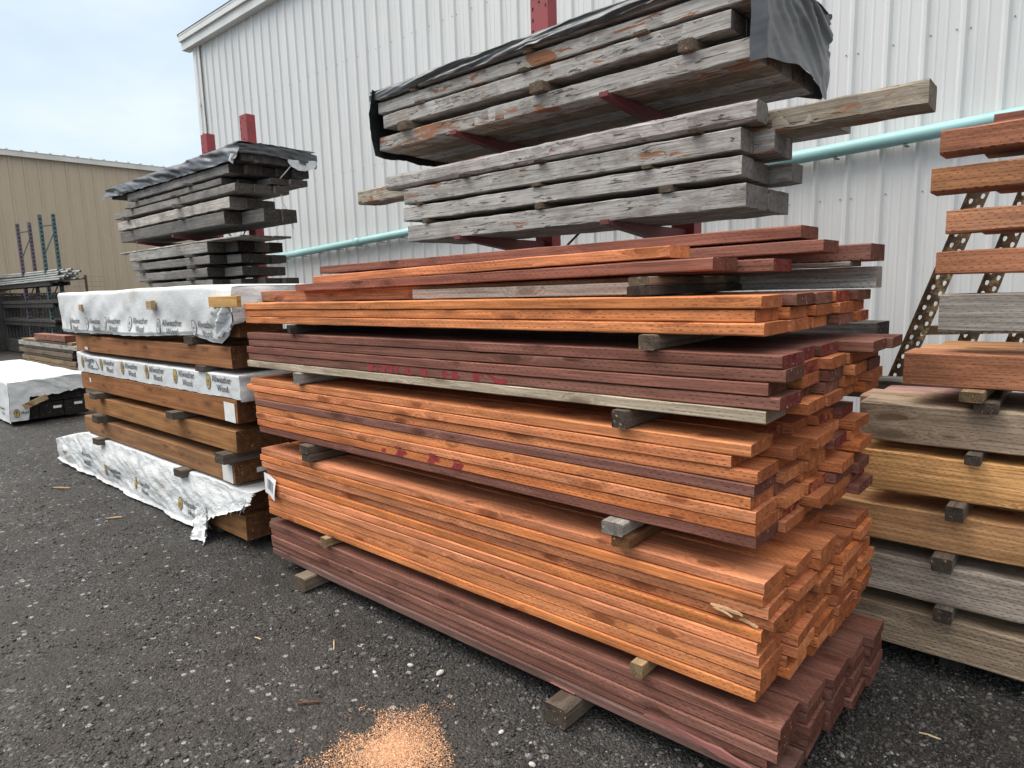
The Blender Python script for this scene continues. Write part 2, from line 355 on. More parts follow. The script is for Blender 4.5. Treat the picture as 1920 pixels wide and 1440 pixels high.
def ribs(P, major=True):
    """profile of one 0.305 m panel module: (offset, height)"""
    return [(0, 0), (0.030, 0), (0.054, 0.028), (0.080, 0.028), (0.104, 0), (0.146, 0), (0.154, 0.0035), (0.166, 0.0035), (0.174, 0), (0.228, 0), (0.236, 0.0035), (0.248, 0.0035), (0.256, 0)]
DW, SX0, SX1, EAVE = 7.40, -15.72, 14.0, 7.36
shed = empty('steel_shed', (SX0, DW, 0))
tag(shed, 'tall white ribbed steel shed standing behind all the lumber racks', 'building')
def panel_strip(a0, a1, z0, z1, put, name, mat, parent, mod=0.305, top=None):
    mb = MB(); pts = []; a = a0
    while a < a1:
        for d, h in ribs(0):
            if a + d * mod / 0.305 < a1: pts.append((a + d * mod / 0.305, h))
        a += mod
    pts.append((a1, 0))
    for a, h in pts:
        mb.v.append(put(a, h, z0)); mb.v.append(put(a, h, z1 if top is None else top(a)))
    for i in range(len(pts) - 1):
        mb.f.append((2 * i, 2 * i + 2, 2 * i + 3, 2 * i + 1)); mb.mi.append(0)
    return mb.build(name, mat, parent)
panel_strip(0, SX1 - SX0, 0.05, EAVE, lambda a, h, z: (a, -h, z), 'front_wall', MAT['white'], shed)
panel_strip(0, 20.0, 0.05, EAVE + 0.02, lambda a, h, z: (-h - 0.01, 20.02 - a, z), 'side_wall', MAT['white'], shed)
mb = MB()
mb.box(-0.13, 0.17, -0.055, -0.037, 0.05, EAVE - 0.06); mb.box(-0.13, -0.112, -0.037, 0.25, 0.05, EAVE - 0.06)
mb.build('corner_trim', MAT['trim'], shed)
mb = MB()      # eave fascia with a lip
mb.box(-0.42, SX1 - SX0, -0.17, 0.02, EAVE - 0.08, EAVE + 0.10); mb.box(-0.44, SX1 - SX0, -0.22, 0.02, EAVE + 0.10, EAVE + 0.21)
mb.box(-0.40, SX1 - SX0, -0.225, -0.20, EAVE + 0.212, EAVE + 0.255)
mb.build('eave_fascia', MAT['trim'], shed)
mb = MB(); mb.v = [(-0.44, -0.24, EAVE + 0.26), (SX1 - SX0, -0.24, EAVE + 0.26), (SX1 - SX0, 10, EAVE + 2.4), (-0.44, 10, EAVE + 2.4), (SX1 - SX0, 20.3, EAVE + 0.26), (-0.44, 20.3, EAVE + 0.26),
       (-0.44, -0.24, EAVE + 0.215), (-0.44, 20.3, EAVE + 0.215)]
mb.f = [(0, 1, 2, 3), (3, 2, 4, 5), (0, 3, 5, 7, 6)]; mb.mi = [0, 0, 0]
mb.build('roof', MAT['white'], shed)
mb = MB(); mb.tube([(0.055, -0.075, 0.1), (0.055, -0.075, EAVE - 0.1)], 0.013, 8)
for z in (1.5, 3, 4.35, 4.6, 6): mb.box(0.035, 0.075, -0.095, -0.056, z, z + 0.05)
mb.build('conduit', MAT['trim'], shed)
rr = random.Random(4); mb = MB(); ns = 0
for z in (2.462, 3.838, 5.70):
    a = 0.0; k = 0
    while a < SX1 - SX0 - 0.3:
        for d in ((0.015, 0.119) if k % 3 == 0 else (0.121,)):
            x = a + d + rr.uniform(-.004, .004); zz = z + rr.uniform(-.008, .008); X = x + SX0
            near = (-4.2 < X < 0.4 and z < 5) or (-9.2 < X < -5.2 and z > 5)
            q = MB() if near and ns < 96 else mb
            q.tube([(x, 0.0, zz), (x, -0.009, zz)], 0.0062, 6)
            if q is not mb: q.build('screw', MAT['screw'], shed); ns += 1
        a += 0.305; k += 1
o = mb.build('screws', MAT['screw'], shed); o['kind'] = 'stuff'

# ---- pale teal pipe on the shed wall
MAT['teal'] = plain_mat('teal_pipe_paint', (0.34, 0.58, 0.57), 0.4, 0.14, 3.0, spots=(0.48, 0.64, 0.62), spotv=(0.58, 0.75), bump=0.05, stretch=(0.4, 1, 1))
pipe = empty('wall_pipe', (-14.5, DW - 0.12, 2.36)); tag(pipe, 'pale teal pipe running aslant along the white shed wall', 'pipe')
PIPES = (3.02 - 2.46) / (-1.14 + 13.4)
pz = lambda x: (x + 14.5) * PIPES
mb = MB(); mb.tube([(x, 0, pz(x - 14.5)) for x in (0, 5, 10, 15, 20)], 0.066, 20); mb.build('pipe_run', MAT['teal'], pipe, True)
mb = MB()
for x in (4.55, 10.6, 16.5): mb.tube([(x - 0.09, 0, pz(x - 14.59)), (x + 0.09, 0, pz(x - 14.41))], 0.074, 20)
mb.build('coupling', MAT['teal'], pipe, True)
mb = MB()
x = 0.9
while x < 20:
    zc = pz(x - 14.5); mb.bar((x, 0.10, zc - 0.075), (x, -0.03, zc - 0.075), 0.03, 0.012); x += 0.61
mb.build('hanger', MAT['screw'], pipe)

# ---- tan steel building, fence, barbed wire far left
TX = -30.0
MAT['tan'] = shed_mat('tan_painted_steel', (0.43, 0.345, 0.25), (0.32, 0.255, 0.18), 0.5, 0.3)
MAT['tantrim'] = plain_mat('pale_roof_trim', (0.60, 0.57, 0.52), 0.5, 0.15, 1.0)
tb = empty('tan_building', (TX, 0, 0)); tag(tb, 'long tan ribbed steel building beyond the yard fence at far left', 'building')
panel_strip(-14, 30, 0.0, 6.95, lambda a, h, z: (h * 1.3, a, z), 'wall', MAT['tan'], tb, 0.45)
mb = MB(); mb.box(-0.05, 0.16, -14, 30, 6.95, 7.14); mb.build('eave_trim', MAT['tantrim'], tb)
mb = MB()
for k in range(98): mb.box(0.0, 0.14, -14 + 0.45 * k, -13.9 + 0.45 * k, 7.142, 7.20)
mb.v += [(0.18, -14, 7.145), (0.18, 30, 7.145), (-12, 30, 8.6), (-12, -14, 8.6)]; b = len(mb.v) - 4; mb.f.append((b, b + 1, b + 2, b + 3)); mb.mi.append(0)
mb.build('roof', MAT['tantrim'], tb)
MAT['fence'] = plain_mat('dark_fence_slats', (0.052, 0.050, 0.046), 0.7, 0.4, 3.0, spots=(0.10, 0.095, 0.085), stretch=(1, 8, 0.3))
MAT['rustpost'] = plain_mat('rusty_post', (0.10, 0.045, 0.035), 0.7, 0.4, 8)
fe = empty('slatted_fence', (TX + 1.5, 0, 0)); tag(fe, 'dark slatted chain fence along the foot of the tan building', 'fence')
mb = MB(); y = -13.0; rr = random.Random(8)
while y < 8.5:
    mb.box(0, 0.02, y, y + 0.075, 0.03, 1.93 + rr.uniform(-.01, .01)); y += 0.095
mb.box(-0.02, -0.005, -13, 8.6, 0.02, 1.90)
mb.build('slats', MAT['fence'], fe)
mb = MB(); mb.tube([(0.05, -13, 1.97), (0.05, 8.6, 1.97)], 0.03, 8); mb.build('top_rail', MAT['rustpost'], fe)
for y in (-10, -7, -4, -1, 2, 5.2, 8.35):
    mb = MB(); mb.tube([(0.06, y, 0), (0.06, y, 2.62)], 0.045, 8); mb.build('post', MAT['rustpost'], fe)
mb = MB()
for z in (2.18, 2.36, 2.54):
    mb.tube([(0.06, -13 + 1.0 * i, z - 0.02 * math.sin(i * 1.1)) for i in range(23)], 0.008, 5)
mb.build('barbed_wire', MAT['screw'], fe)

# ================================================================== STAINED PLANK PILE
random.seed(7)
GP = 'stained planks stacked in five tiers'
YC = [1.92 + 0.187 * k for k in range(6)]
COLN = ['front column', 'second column back', 'third column back', 'fourth column back', 'rear column']
TN = {1: 'lowest tier', 2: 'second tier up', 3: 'middle tier', 4: 'fourth tier up', 5: 'top tier'}
CN = dict(orange='orange', orange2='burnt orange', maroon='maroon', maroon2='dull red', grey='weathered grey')
# per tier: (z bottom, pitch, front rows from the top: (x right, x left, colour, end, dy))
o_, m_, g_ = 'orange', 'maroon', 'grey'
TIERS = {
 1: (0.082, 0.0415, [(-.622, -3.70, m_, 'end', 0), (-.628, -3.69, m_, 'end', .004), (-.630, -3.69, m_, 'end', -.003), (-.66, -3.70, m_, 'end', .006), (-.60, -3.68, (0.23, 0.125, 0.10), 'end', -.004)]),
 2: (0.344, 0.0406, [(-.682, -3.72, o_, 'end', 0), (-.682, -3.74, o_, 'end', -.004), (-.672, -3.73, o_, 'end', .002), (-.655, -3.71, 'orange2', 'end', .016), (-.69, -3.70, o_, 'end', .004), (-.70, -3.71, o_, 'end', -.002), (-.69, -3.70, o_, 'end', -.005), (-.685, -3.69, o_, 'end', .001), (-.69, -3.69, o_, 'end', .004), (-.70, -3.69, o_, 'end', -.002)]),
 3: (0.846, 0.0412, [(-.735, -3.78, o_, 'end', 0.0), (-.795, -3.83, o_, 'end', -.004), (-.715, -3.75, 'orange2', 'end', .004), (-.722, -3.745, m_, 'end', -.002), (-.730, -3.745, o_, 'end', .002), (-.715, -3.74, o_, 'end', -.003), (-.713, -3.735, 'orange2', 'end', 0.0), (-.713, -3.725, m_, 'end', .003)]),
 4: (1.242, 0.0415, [(-.648, -3.775, m_, 'endred', 0), (-.642, -3.77, m_, 'endgrey', .003), (-.69, -3.79, 'maroon2', 'end', -.004), (-.652, -3.775, m_, 'endred', .002), (-.693, -3.79, g_, 'end', -.003)]),
 5: (1.502, 0.0400, [(-.715, -3.785, o_, 'end', -.003), (-.732, -3.79, o_, 'end', .003), (-.702, -3.785, o_, 'end', 0)]),
}
REARCOL = {1: [[m_] * 5] * 5, 2: None, 3: None, 4: None, 5: None}
PK = {}
for tnum, (zb, pitch, rows) in TIERS.items():
    n = len(rows)
    for c in range(5):
        for r in range(n):
            z0 = zb + pitch * (n - 1 - r); th = pitch - 0.0029
            rr = random.Random(tnum * 1000 + c * 50 + r)
            if c == 0:
                xr, xl, col, end, dy = rows[r]
            else:
                base = {1: -.615 + .02 * c, 2: -.675 + .018 * c, 3: -.715 + .02 * c, 4: -.675 + .018 * c, 5: -.70 + .012 * c}[tnum]
                sp = {1: .006, 2: .022, 3: .036, 4: .028, 5: .015}[tnum]
                xr = base + rr.uniform(-sp, sp); xl = -3.74 + rr.uniform(-.05, .05); dy = rr.uniform(-.002, .006)
                col = {1: m_, 2: rr.choice([o_, o_, 'orange2']), 3: rr.choice([o_, 'orange2', o_, 'maroon2']), 4: rr.choice([o_, 'orange2', m_, 'orange2']), 5: rr.choice([o_, 'orange2', m_])}[tnum]
                end = rr.choice(['end', 'end', 'end', 'endlite', 'endred' if tnum in (3, 4, 5) else 'end'])
                if tnum == 4 and r == 0: col, end, xr = m_, ('endred' if c < 3 else 'end'), -.52 - .02 * (4 - c) + (.0 if c > 2 else -.09)
                if tnum == 2 and r == 0 and c == 3: xr = -.74
                if tnum == 3 and r == 0: xr = -.80 + .03 * c
            y0 = YC[c] + (dy if c == 0 else dy)
            cname = CN.get(col, 'grey maroon') if isinstance(col, str) else 'faded grey maroon'
            ec = {'endred': ' with red painted end', 'endlite': ' with pale sawn end', 'endgrey': ' with grey end'}.get(end, '')
            lab = f"{cname} plank{ec}, {'bottom' if r == n - 1 else ORD[r]} layer in {TN[tnum]}, {COLN[c]}"
            p = plank('plank', xl, xr, y0, y0 + 0.183, z0, z0 + th, col, 'aged' if col == 'grey' else 'stain', end, warp=0.0022 if c == 0 else .001, label=lab, group=GP, seed=tnum * 10 + c * 2.3 + r * 0.77)
            if c == 0: PK[(tnum, r)] = p

MAT['redpaint'] = plain_mat('red_spray_paint', (0.30, 0.030, 0.035), 0.7, 0.4, 40, spots=(0.18, 0.06, 0.05))
MAT['splint'] = plain_mat('fresh_split_wood', (0.50, 0.31, 0.17), 0.8, 0.35, 30, stretch=(0.2, 1, 1))
MAT['paper'] = plain_mat('white_label_paper', (0.74, 0.73, 0.70), 0.6, 0.1, 20)
MAT['ink'] = plain_mat('printing_ink', (0.09, 0.09, 0.095), 0.6, 0.4, 30)
MAT['gold'] = plain_mat('gold_printing_ink', (0.52, 0.36, 0.09), 0.6, 0.3, 30)
MAT['blueink'] = plain_mat('grey_barcode_ink', (0.16, 0.18, 0.22), 0.6, 0.2, 30)
def face_marks(pl, polys, mat, name, off=0.0012):
    """flat strokes lying on a plank's front face: polys in world (X, Z)"""
    fy, fz = WARP[pl.name]
    for poly in polys:
        mb = MB(); n = 5      # ragged outline: the spray paint fades out unevenly
        (x0, z0), (x1, z1), (x2, z2), (x3, z3) = poly; rim = []
        for (p, q) in (((x0, z0), (x1, z1)), ((x1, z1), (x2, z2)), ((x2, z2), (x3, z3)), ((x3, z3), (x0, z0))):
            for k in range(n):
                t = k / n; rim.append((p[0] + (q[0] - p[0]) * t + random.uniform(-.0035, .0035), p[1] + (q[1] - p[1]) * t + random.uniform(-.0018, .0018)))
        mb.v = [(X - pl.location.x, fy(X) - off - pl.location.y, Z - pl.location.z) for X, Z in rim]
        mb.f = [tuple(range(len(rim)))]; mb.mi = [0]
        mb.build(name, mat, pl)
def strokes(pl, spec):
    fy, fz = WARP[pl.name]; out = []
    h = 0.0385
    for x, w, a, b, sl in spec:
        z = fz(x); out.append([(x, z + h * a), (x + w, z + h * a), (x + w + sl, z + h * b), (x + sl, z + h * b)])
    return out
face_marks(PK[(4, 3)], strokes(PK[(4, 3)], [(-2.60, .035, .08, .92, 0), (-2.565, .05, .78, .94, 0), (-2.55, .022, .1, .5, 0), (-2.50, .03, .08, .95, 0), (-2.47, .04, .75, .95, 0), (-2.45, .03, .1, .9, 0), (-2.405, .028, .08, .95, 0), (-2.33, .03, .1, .92, .0), (-2.30, .04, .1, .3, 0), (-2.22, .038, .08, .92, 0), (-2.08, .03, .08, .95, 0), (-2.05, .03, .5, .7, 0), (-2.02, .035, .08, .95, 0), (-1.90, .035, .06, .95, 0), (-1.865, .03, .75, .93, 0), (-1.82, .035, .9, .1, .05), (-1.76, .05, .08, .6, 0)]), MAT['redpaint'], 'paint_mark')
face_marks(PK[(3, 6)], strokes(PK[(3, 6)], [(-2.54, .03, .2, .7, .01), (-2.43, .05, .1, .95, .02), (-2.38, .03, .5, .9, .0), (-2.21, .05, .15, .9, .02), (-2.16, .03, .4, .95, .01), (-2.05, .06, .1, .8, .02)]), MAT['redpaint'], 'paint_mark')
face_marks(PK[(3, 5)], strokes(PK[(3, 5)], [(-2.44, .05, .02, .25, .01), (-2.20, .05, .02, .3, .01), (-2.04, .04, .02, .2, .01)]), MAT['redpaint'], 'paint_mark')
# splintered edges near the right-hand corner
def splinter(pl, x0, x1, z, th, droop, name='splinter', mat=None, out=0.008, seed=1):
    rr = random.Random(seed); n = 9; mb = MB(); fy, fz = WARP[pl.name]
    for k in range(n + 1):
        t = k / n; X = x0 + (x1 - x0) * t; w = th * rr.uniform(.55, 1.0) * min(1, .35 + 3 * t, .45 + 3 * (1 - t))
        zc = z - droop * t * t + rr.uniform(-.0012, .0012); yy = fy(X) - out * (0.3 + t) + rr.uniform(-.001, .001)
        cut = 1.0 if 0 < k < n else .75
        for a, b in ((-1, -cut), (1, -0.7 * cut), (1.1, cut), (-0.8, 0.8 * cut)):
            mb.v.append((X - pl.location.x, yy + 0.004 * a - pl.location.y, zc + w * 0.5 * b * rr.uniform(.75, 1.2) - pl.location.z))
    for k in range(n):
        for i in range(4):
            j = (i + 1) % 4; mb.f.append((k * 4 + i, (k + 1) * 4 + i, (k + 1) * 4 + j, k * 4 + j)); mb.mi.append(0)
    mb.f += [(0, 1, 2, 3), (n * 4 + 3, n * 4 + 2, n * 4 + 1, n * 4)]; mb.mi += [0, 0]
    return mb.build(name, mat or MAT['splint'], pl)
p = PK[(2, 2)]; zz = TIERS[2][0] + .0406 * 7
splinter(p, -.855, -.745, zz + .002, .0095, .004, out=.008, seed=3); splinter(p, -.845, -.775, zz - .006, .007, .006, out=.014, seed=13)
p = PK[(2, 3)]; splinter(p, -.765, -.700, zz - .026, .009, .006, out=.010, seed=4)

MAT['pinksplit'] = plain_mat('broken_maroon_face', (0.27, 0.105, 0.09), 0.8, 0.3, 20, stretch=(0.2, 1, 1))
pb = PK[(1, 3)]
splinter(pb, -1.10, -.665, TIERS[1][0] + .0415 * 1.15, .034, .022, 'broken_strip', MAT['pinksplit'], .010, 7)
splinter(pb, -1.5, -1.09, TIERS[1][0] + .0415 * 1.95, .003, .002, 'splinter', MAT['pinksplit'], .003, 8)
splinter(PK[(1, 4)], -1.52, -1.40, TIERS[1][0] + .010, .005, .002, 'splinter', MAT['pinksplit'], .002, 9)
# paper tag with bar code on the second tier, left end
tp = PK[(2, 4)]
bt = sheet('label_tag', 8, 10, lambda u, v: (-3.70 + 0.145 * u, 1.912 - 0.020 * math.sin(v * 1.6) * u + 0.004 * math.sin(u * 5), 0.602 - 0.125 * v - 0.025 * u), MAT['paper'])
tag(bt, 'white paper tag with a bar code stapled to the orange tier', 'label')
mb = MB(); rr = random.Random(2); x = 0.22
def tagp(u, v): return (-3.70 + 0.145 * u, 1.9105 - 0.020 * math.sin(v * 1.6) * u + 0.004 * math.sin(u * 5), 0.602 - 0.125 * v - 0.025 * u)
while x < 0.82:
    w = rr.choice([.012, .02, .03]); b = len(mb.v)
    for k in range(6): mb.v += [tagp(x, .22 + .5 * k / 5), tagp(x + w, .22 + .5 * k / 5)]
    for k in range(5): mb.f.append((b + 2 * k, b + 2 * k + 1, b + 2 * k + 3, b + 2 * k + 2)); mb.mi.append(0)
    x += w + rr.choice([.015, .025])
mb.build('bar_code', MAT['blueink'], bt)

# spacers between the tiers
GS = 'wooden spacers of the stained pile'
YB = 2.86
SP = [  # x, w, z0, z1, y0, colour, label
 (-3.055, .055, .2915, .342, 1.885, 'light', 'pale spacer poking out above the maroon lowest tier, far left end'),
 (-1.10, .05, .2915, .342, 1.880, 'light', 'pale notched spacer above the maroon lowest tier, near the right end'),
 (-3.165, .075, .752, .797, 1.885, 'block', 'lower of two grey spacers above the second tier at left'),
 (-3.175, .08, .798, .843, 1.880, 'block', 'upper of two grey spacers above the second tier at left'),
 (-1.185, .07, .752, .796, 1.885, 'brown', 'brown spacer under the split grey one above the second tier, right'),
 (-1.205, .085, .797, .843, 1.875, 'silver', 'split grey spacer on a brown one above the second tier, right'),
 (-3.225, .055, 1.178, 1.239, 1.893, 'silver', 'grey spacer above the middle tier at the left end'),
 (-1.175, .058, 1.178, 1.239, 1.888, 'block', 'dark grey spacer above the middle tier near the right end'),
 (-3.27, .035, 1.450, 1.499, 1.895, 'dk', 'thin dark spacer under the top tier at the left end'),
 (-1.085, .058, 1.450, 1.499, 1.890, 'greybrown', 'grey brown spacer under the top tier near the right end'),
]
for x, w, z0, z1, y0, col, lab in SP: crossbar('spacer', x, w, y0, YB, z0, z1, col, lab, GS)
crossbar('ground_block', -3.27, .105, 1.835, 2.87, .0, .0805, 'greybrown', 'timber block on the gravel under the left end of the maroon planks', 'ground blocks under the stained pile', ch=.008, cat='timber block')
crossbar('ground_block', -1.41, .105, 1.815, 2.87, .0, .0805, 'block', 'timber block on the gravel under the right part of the maroon planks', 'ground blocks under the stained pile', ch=.008, cat='timber block')

# loose boards on top of the pile
GL = 'loose boards lying on the stained pile'
plank('plank', -4.02, -1.225, 2.10, 2.19, 1.624, 1.687, 'rust', 'stain', 'end', label='rusty brown board set back under the loose boards, left part', group=GL)
plank('plank', -2.42, -1.222, 2.060, 2.081, 1.624, 1.668, (.36, .335, .30), 'aged', 'endgrey', label='silvery weathered board under the loose boards, beside the dark spacer', group=GL, ch=.002)
crossbar('spacer', -1.17, .085, 1.985, 3.45, 1.6235, 1.655, 'dk', 'dark lower spacer crossing the pile under the loose boards', GS)
crossbar('spacer', -1.175, .08, 1.99, 3.40, 1.656, 1.688, 'greybrown', 'dark upper spacer crossing the pile under the loose boards', GS)
crossbar('spacer', -3.35, .085, 2.20, 2.80, 1.6235, 1.688, 'dk', 'dark spacer under the left ends of the loose boards', GS)
plank('plank', -3.42, -.92, 2.05, 2.235, 1.6895, 1.730, 'maroon2', 'stain', 'end', tilt=.022, label='maroon loose board with a peeled left tip, second from top in front', group=GL, warp=.003)
plank('plank', -3.26, -1.085, 2.07, 2.215, 1.734, 1.775, 'orange', 'stain', 'endlite', tilt=.030, label='orange loose board lying highest at the front of the pile', group=GL, warp=.003)
plank('plank', -3.30, -.80, 2.245, 2.43, 1.690, 1.732, 'maroon', 'stain', 'endred', tilt=.004, label='maroon loose board with a rounded red end under the top ones', group=GL)
plank('plank', -3.60, -.70, 2.440, 2.625, 1.745, 1.788, 'maroon2', 'stain', 'end', tilt=.02, label='pinkish maroon loose board, second highest at the back', group=GL)
plank('plank', -3.80, -.78, 2.46, 2.64, 1.800, 1.846, 'maroon2', 'stain', 'end', tilt=.016, label='dull red loose board lying highest at the back of the pile', group=GL)
plank('plank', -3.60, -.60, 2.66, 2.85, 1.725, 1.785, 'maroon', 'stain', 'end', label='dark maroon loose board reaching furthest right at the back', group=GL)
plank('plank', -3.50, -.665, 2.64, 2.80, 1.706, 1.7235, 'silver', 'aged', 'endgrey', label='thin grey loose board under the dark maroon one', group=GL)
plank('timber', -3.40, -.612, 2.80, 2.90, 1.6235, 1.7045, (.68, .65, .60), 'aged', 'endgrey', label='silvery weathered timber jutting out right behind the loose boards', cat='timber', group=GL, ch=.005)
splq = MB()
for i, (x0, x1, y0, z0, a) in enumerate([(-3.80, -3.30, 1.97, 1.693, .02), (-3.66, -3.38, 2.02, 1.705, .03)]):
    pass

# ================================================================== BROWN TIMBER STACK (left), with printed wraps
GB = 'brown timbers stacked beside the printed wraps'
BY = 1.95
B = [(-7.12, -4.12, .236, .372, 'B0', 'brown timber wholly wrapped by the torn white wrap'),
     (-8.05, -4.07, .060, .225, 'B1', 'brown timber on the gravel showing past the torn white wrap'),
     (-7.13, -4.165, .432, .580, 'B2', 'lowest fully bare brown timber, just above the torn wrap'),
     (-7.10, -4.10, .650, .795, 'B3', 'bare brown timber second up from the torn wrap, no label'),
     (-7.11, -4.05, .852, 1.005, 'B4', 'brown timber right below the printed middle wrap, paper label on it'),
     (-7.12, -4.02, 1.018, 1.150, 'B5', 'brown timber hidden inside the printed middle wrap'),
     (-7.11, -4.07, 1.205, 1.345, 'B6', 'reddish brown timber between the top wrap and the middle wrap'),
     (-7.10, -3.99, 1.405, 1.550, 'B7', 'brown timber under the sagging top wrap, only its end showing'),]
random.seed(21); BO = {}
for xl, xr, z0, z1, key, lab in B:
    for c in range(1 if key in ('B0', 'B5', 'B7') else 3):
        y0 = BY + (0.03 if key in ('B7',) else 0.0) + c * 0.302
        if key in ('B0', 'B5'): y0 += .02
        l2 = lab if c == 0 else lab.replace('brown timber', ['', 'brown timber just behind the', 'brown timber at the back of the'][c] + ' one', 1)
        if c: l2 = f"brown timber, {['', 'middle', 'rear'][c]} one of three, level with the {dict(B1='gravel under the torn wrap', B2='lowest bare timber', B3='second bare timber', B4='timber carrying the upper paper label', B5='printed middle wrap', B6='reddish timber above the middle wrap', B7='top wrap')[key]}"
        o = plank('timber', xl + random.uniform(-.02, .02), xr + (random.uniform(-.04, .04) if c else 0), y0, y0 + .298, z0, z1, (0.31, 0.138, 0.060) if key in ('B6', 'B4') else 'brown', 'smooth', 'endgrey', warp=.002, ch=.005, label=l2, cat='timber', group=GB)
        if c == 0: BO[key] = o
def part_quad(parent, name, pts, mat, th=0.0008):
    mb = MB(); b = 0
    q = [Vector(p) - parent.location for p in pts]
    mb.v = [tuple(p) for p in q]; mb.f = [tuple(range(len(q)))]; mb.mi = [0]
    return mb.build(name, mat, parent)
def frontlabel(pl, x0, x1, z0, z1, mat=None, name='paper_label'):
    fy, fz = WARP[pl.name]
    return part_quad(pl, name, [(x0, fy(x0) - .0035, z0), (x1, fy(x1) - .0035, z0 - .004), (x1, fy(x1) - .004, z1 - .004), (x0, fy(x0) - .0035, z1)], mat or MAT['paper'])
frontlabel(BO['B4'], -4.22, -4.075, .858, .985)
frontlabel(BO['B2'], -4.33, -4.185, .436, .560)
frontlabel(BO['B6'], -6.88, -6.80, 1.225, 1.25); frontlabel(BO['B4'], -6.86, -6.82, .925, .965)
def endtag(pl, y, z, w=.11, h=.035):
    X = pl.location.x + pl.dimensions.x / 2
    part_quad(pl, 'paper_tag', [(X + .006, y, z), (X + .012, y + w, z + .004), (X + .02, y + w, z + h), (X + .008, y, z + h)], MAT['paper'])
bpy.context.view_layer.update()
endtag(BO['B2'], 2.10, .48); endtag(BO['B6'], 2.12, 1.25, .06, .03); endtag(BO['B1'], 2.12, .13, .06, .04)
GS2 = 'wooden spacers of the brown stack'
for x, z0, z1, lab in [(-6.67, .375, .430, 'dark spacer on the torn wrap under the bare timbers, left'), (-4.91, .375, .430, 'dark spacer on the torn wrap under the bare timbers, right'),
        (-6.60, .582, .648, 'dark spacer between the two lowest bare timbers, left'), (-4.20, .582, .648, 'dark spacer between the two lowest bare timbers, right'),
        (-6.60, .797, .850, 'dark spacer under the labelled timber, left'), (-4.93, .797, .850, 'dark spacer under the labelled timber, right'),
        (-4.64, 1.347, 1.403, 'grey spacer under the sagging edge of the top wrap'), (-4.5, 1.167, 1.203, 'spacer above the printed middle wrap, right')]:
    crossbar('spacer', x, .13, 1.875 if z0 < 1.1 else 1.93, 2.84, z0, z1, 'block', lab, GS2)
crossbar('ground_block', -6.9, .1, 1.98, 2.84, 0, .058, 'block', 'low block on the gravel under the left of the brown stack', 'ground blocks under the brown stack', cat='timber block')
crossbar('ground_block', -4.6, .1, 1.98, 2.84, 0, .058, 'block', 'low block on the gravel under the right of the brown stack', 'ground blocks under the brown stack', cat='timber block')

# --- printed wraps
def wrap_mat(name, dirt=0.5, crinkle=0.5, sc=5.0):
    t = NT(name); p = t.n('NewGeometry').outputs['Position']
    n1 = t.noise(p, 3.0, 6, 0.65); n2 = t.noise(t.vm('MULTIPLY', p, (1, 1, 1.8)), sc * 4, 5, 0.6, 1.2)
    c = t.mix(t.math('MULTIPLY', t.ramp(n1, 0.52, 0.74), dirt), (0.64, 0.645, 0.645), (0.34, 0.29, 0.22))
    c = t.mix(t.math('MULTIPLY', t.ramp(t.noise(p, 30, 5, 0.7), 0.56, 0.75), dirt * 0.6), c, (0.20, 0.17, 0.14))
    return t.done(c, 0.55, n2, crinkle, 0.02, Specular_IOR_Level=0.3)
MAT['wrap'] = wrap_mat('white_printed_wrap', 0.55, 0.2)
MAT['wrapdirty'] = wrap_mat('dirty_white_wrap', 0.5, 0.5, 5.0)
def flat_text(txt, size):
    cu = bpy.data.curves.new('lettering', 'FONT'); cu.body = txt; cu.size = size; cu.resolution_u = 3; cu.offset = size * 0.012; cu.space_character = 1.02
    o = bpy.data.objects.new('lettering', cu); C.objects.link(o); bpy.context.view_layer.update()
    me = bpy.data.meshes.new_from_object(o.evaluated_get(bpy.context.evaluated_depsgraph_get()))
    v = [tuple(q.co) for q in me.vertices]; f = [tuple(q.vertices) for q in me.polygons]
    bpy.data.objects.remove(o); bpy.data.curves.remove(cu); bpy.data.meshes.remove(me)
    return v, f
T1 = flat_text('Allweather', 1.0); T2 = flat_text('Wood', 1.0); T3 = flat_text('west', 1.0); T4 = flat_text('ther', 1.0)
TW = max(q[0] for q in T1[0])
def add_flat(mb, vf, place, mi=0):
    b = len(mb.v); mb.v += [place(q[0], q[1]) for q in vf[0]]
    mb.f += [tuple(b + i for i in f) for f in vf[1]]; mb.mi += [mi] * len(vf[1])
def emblem():
    """oval crest: ring, field, leaf-like centre, tail point; unit half-width 0.62, half-height 1"""
    parts = []; n = 28
    def ring(r0, r1, mi):
        v = []; f = []
        for k in range(n):
            a = 2 * math.pi * k / n
            v += [(0.62 * r0 * math.cos(a), r0 * math.sin(a)), (0.62 * r1 * math.cos(a), r1 * math.sin(a))]
        for k in range(n):
            j = (k + 1) % n; f.append((2 * k, 2 * k + 1, 2 * j + 1, 2 * j))
        parts.append(((v, f), mi))
    ring(0.88, 1.0, 0); ring(0.0001, 0.86, 1); ring(0.60, 0.66, 0)
    parts.append((([(-.06, -.55), (.06, -.55), (.05, .05), (-.05, .05)], [(0, 1, 2, 3)]), 0))
    for z, w in ((-.1, .30), (.1, .24), (.28, .17)):
        parts.append((([(-w, z), (w, z), (0, z + .28)], [(0, 1, 2)]), 0))
    for a in (-1, 1): parts.append((([(a * .12, -.5), (a * .36, -.3), (a * .3, -.42), (a * .1, -.6)], [(0, 1, 2, 3) if a > 0 else (3, 2, 1, 0)]), 0))
    return parts
EMB = emblem()
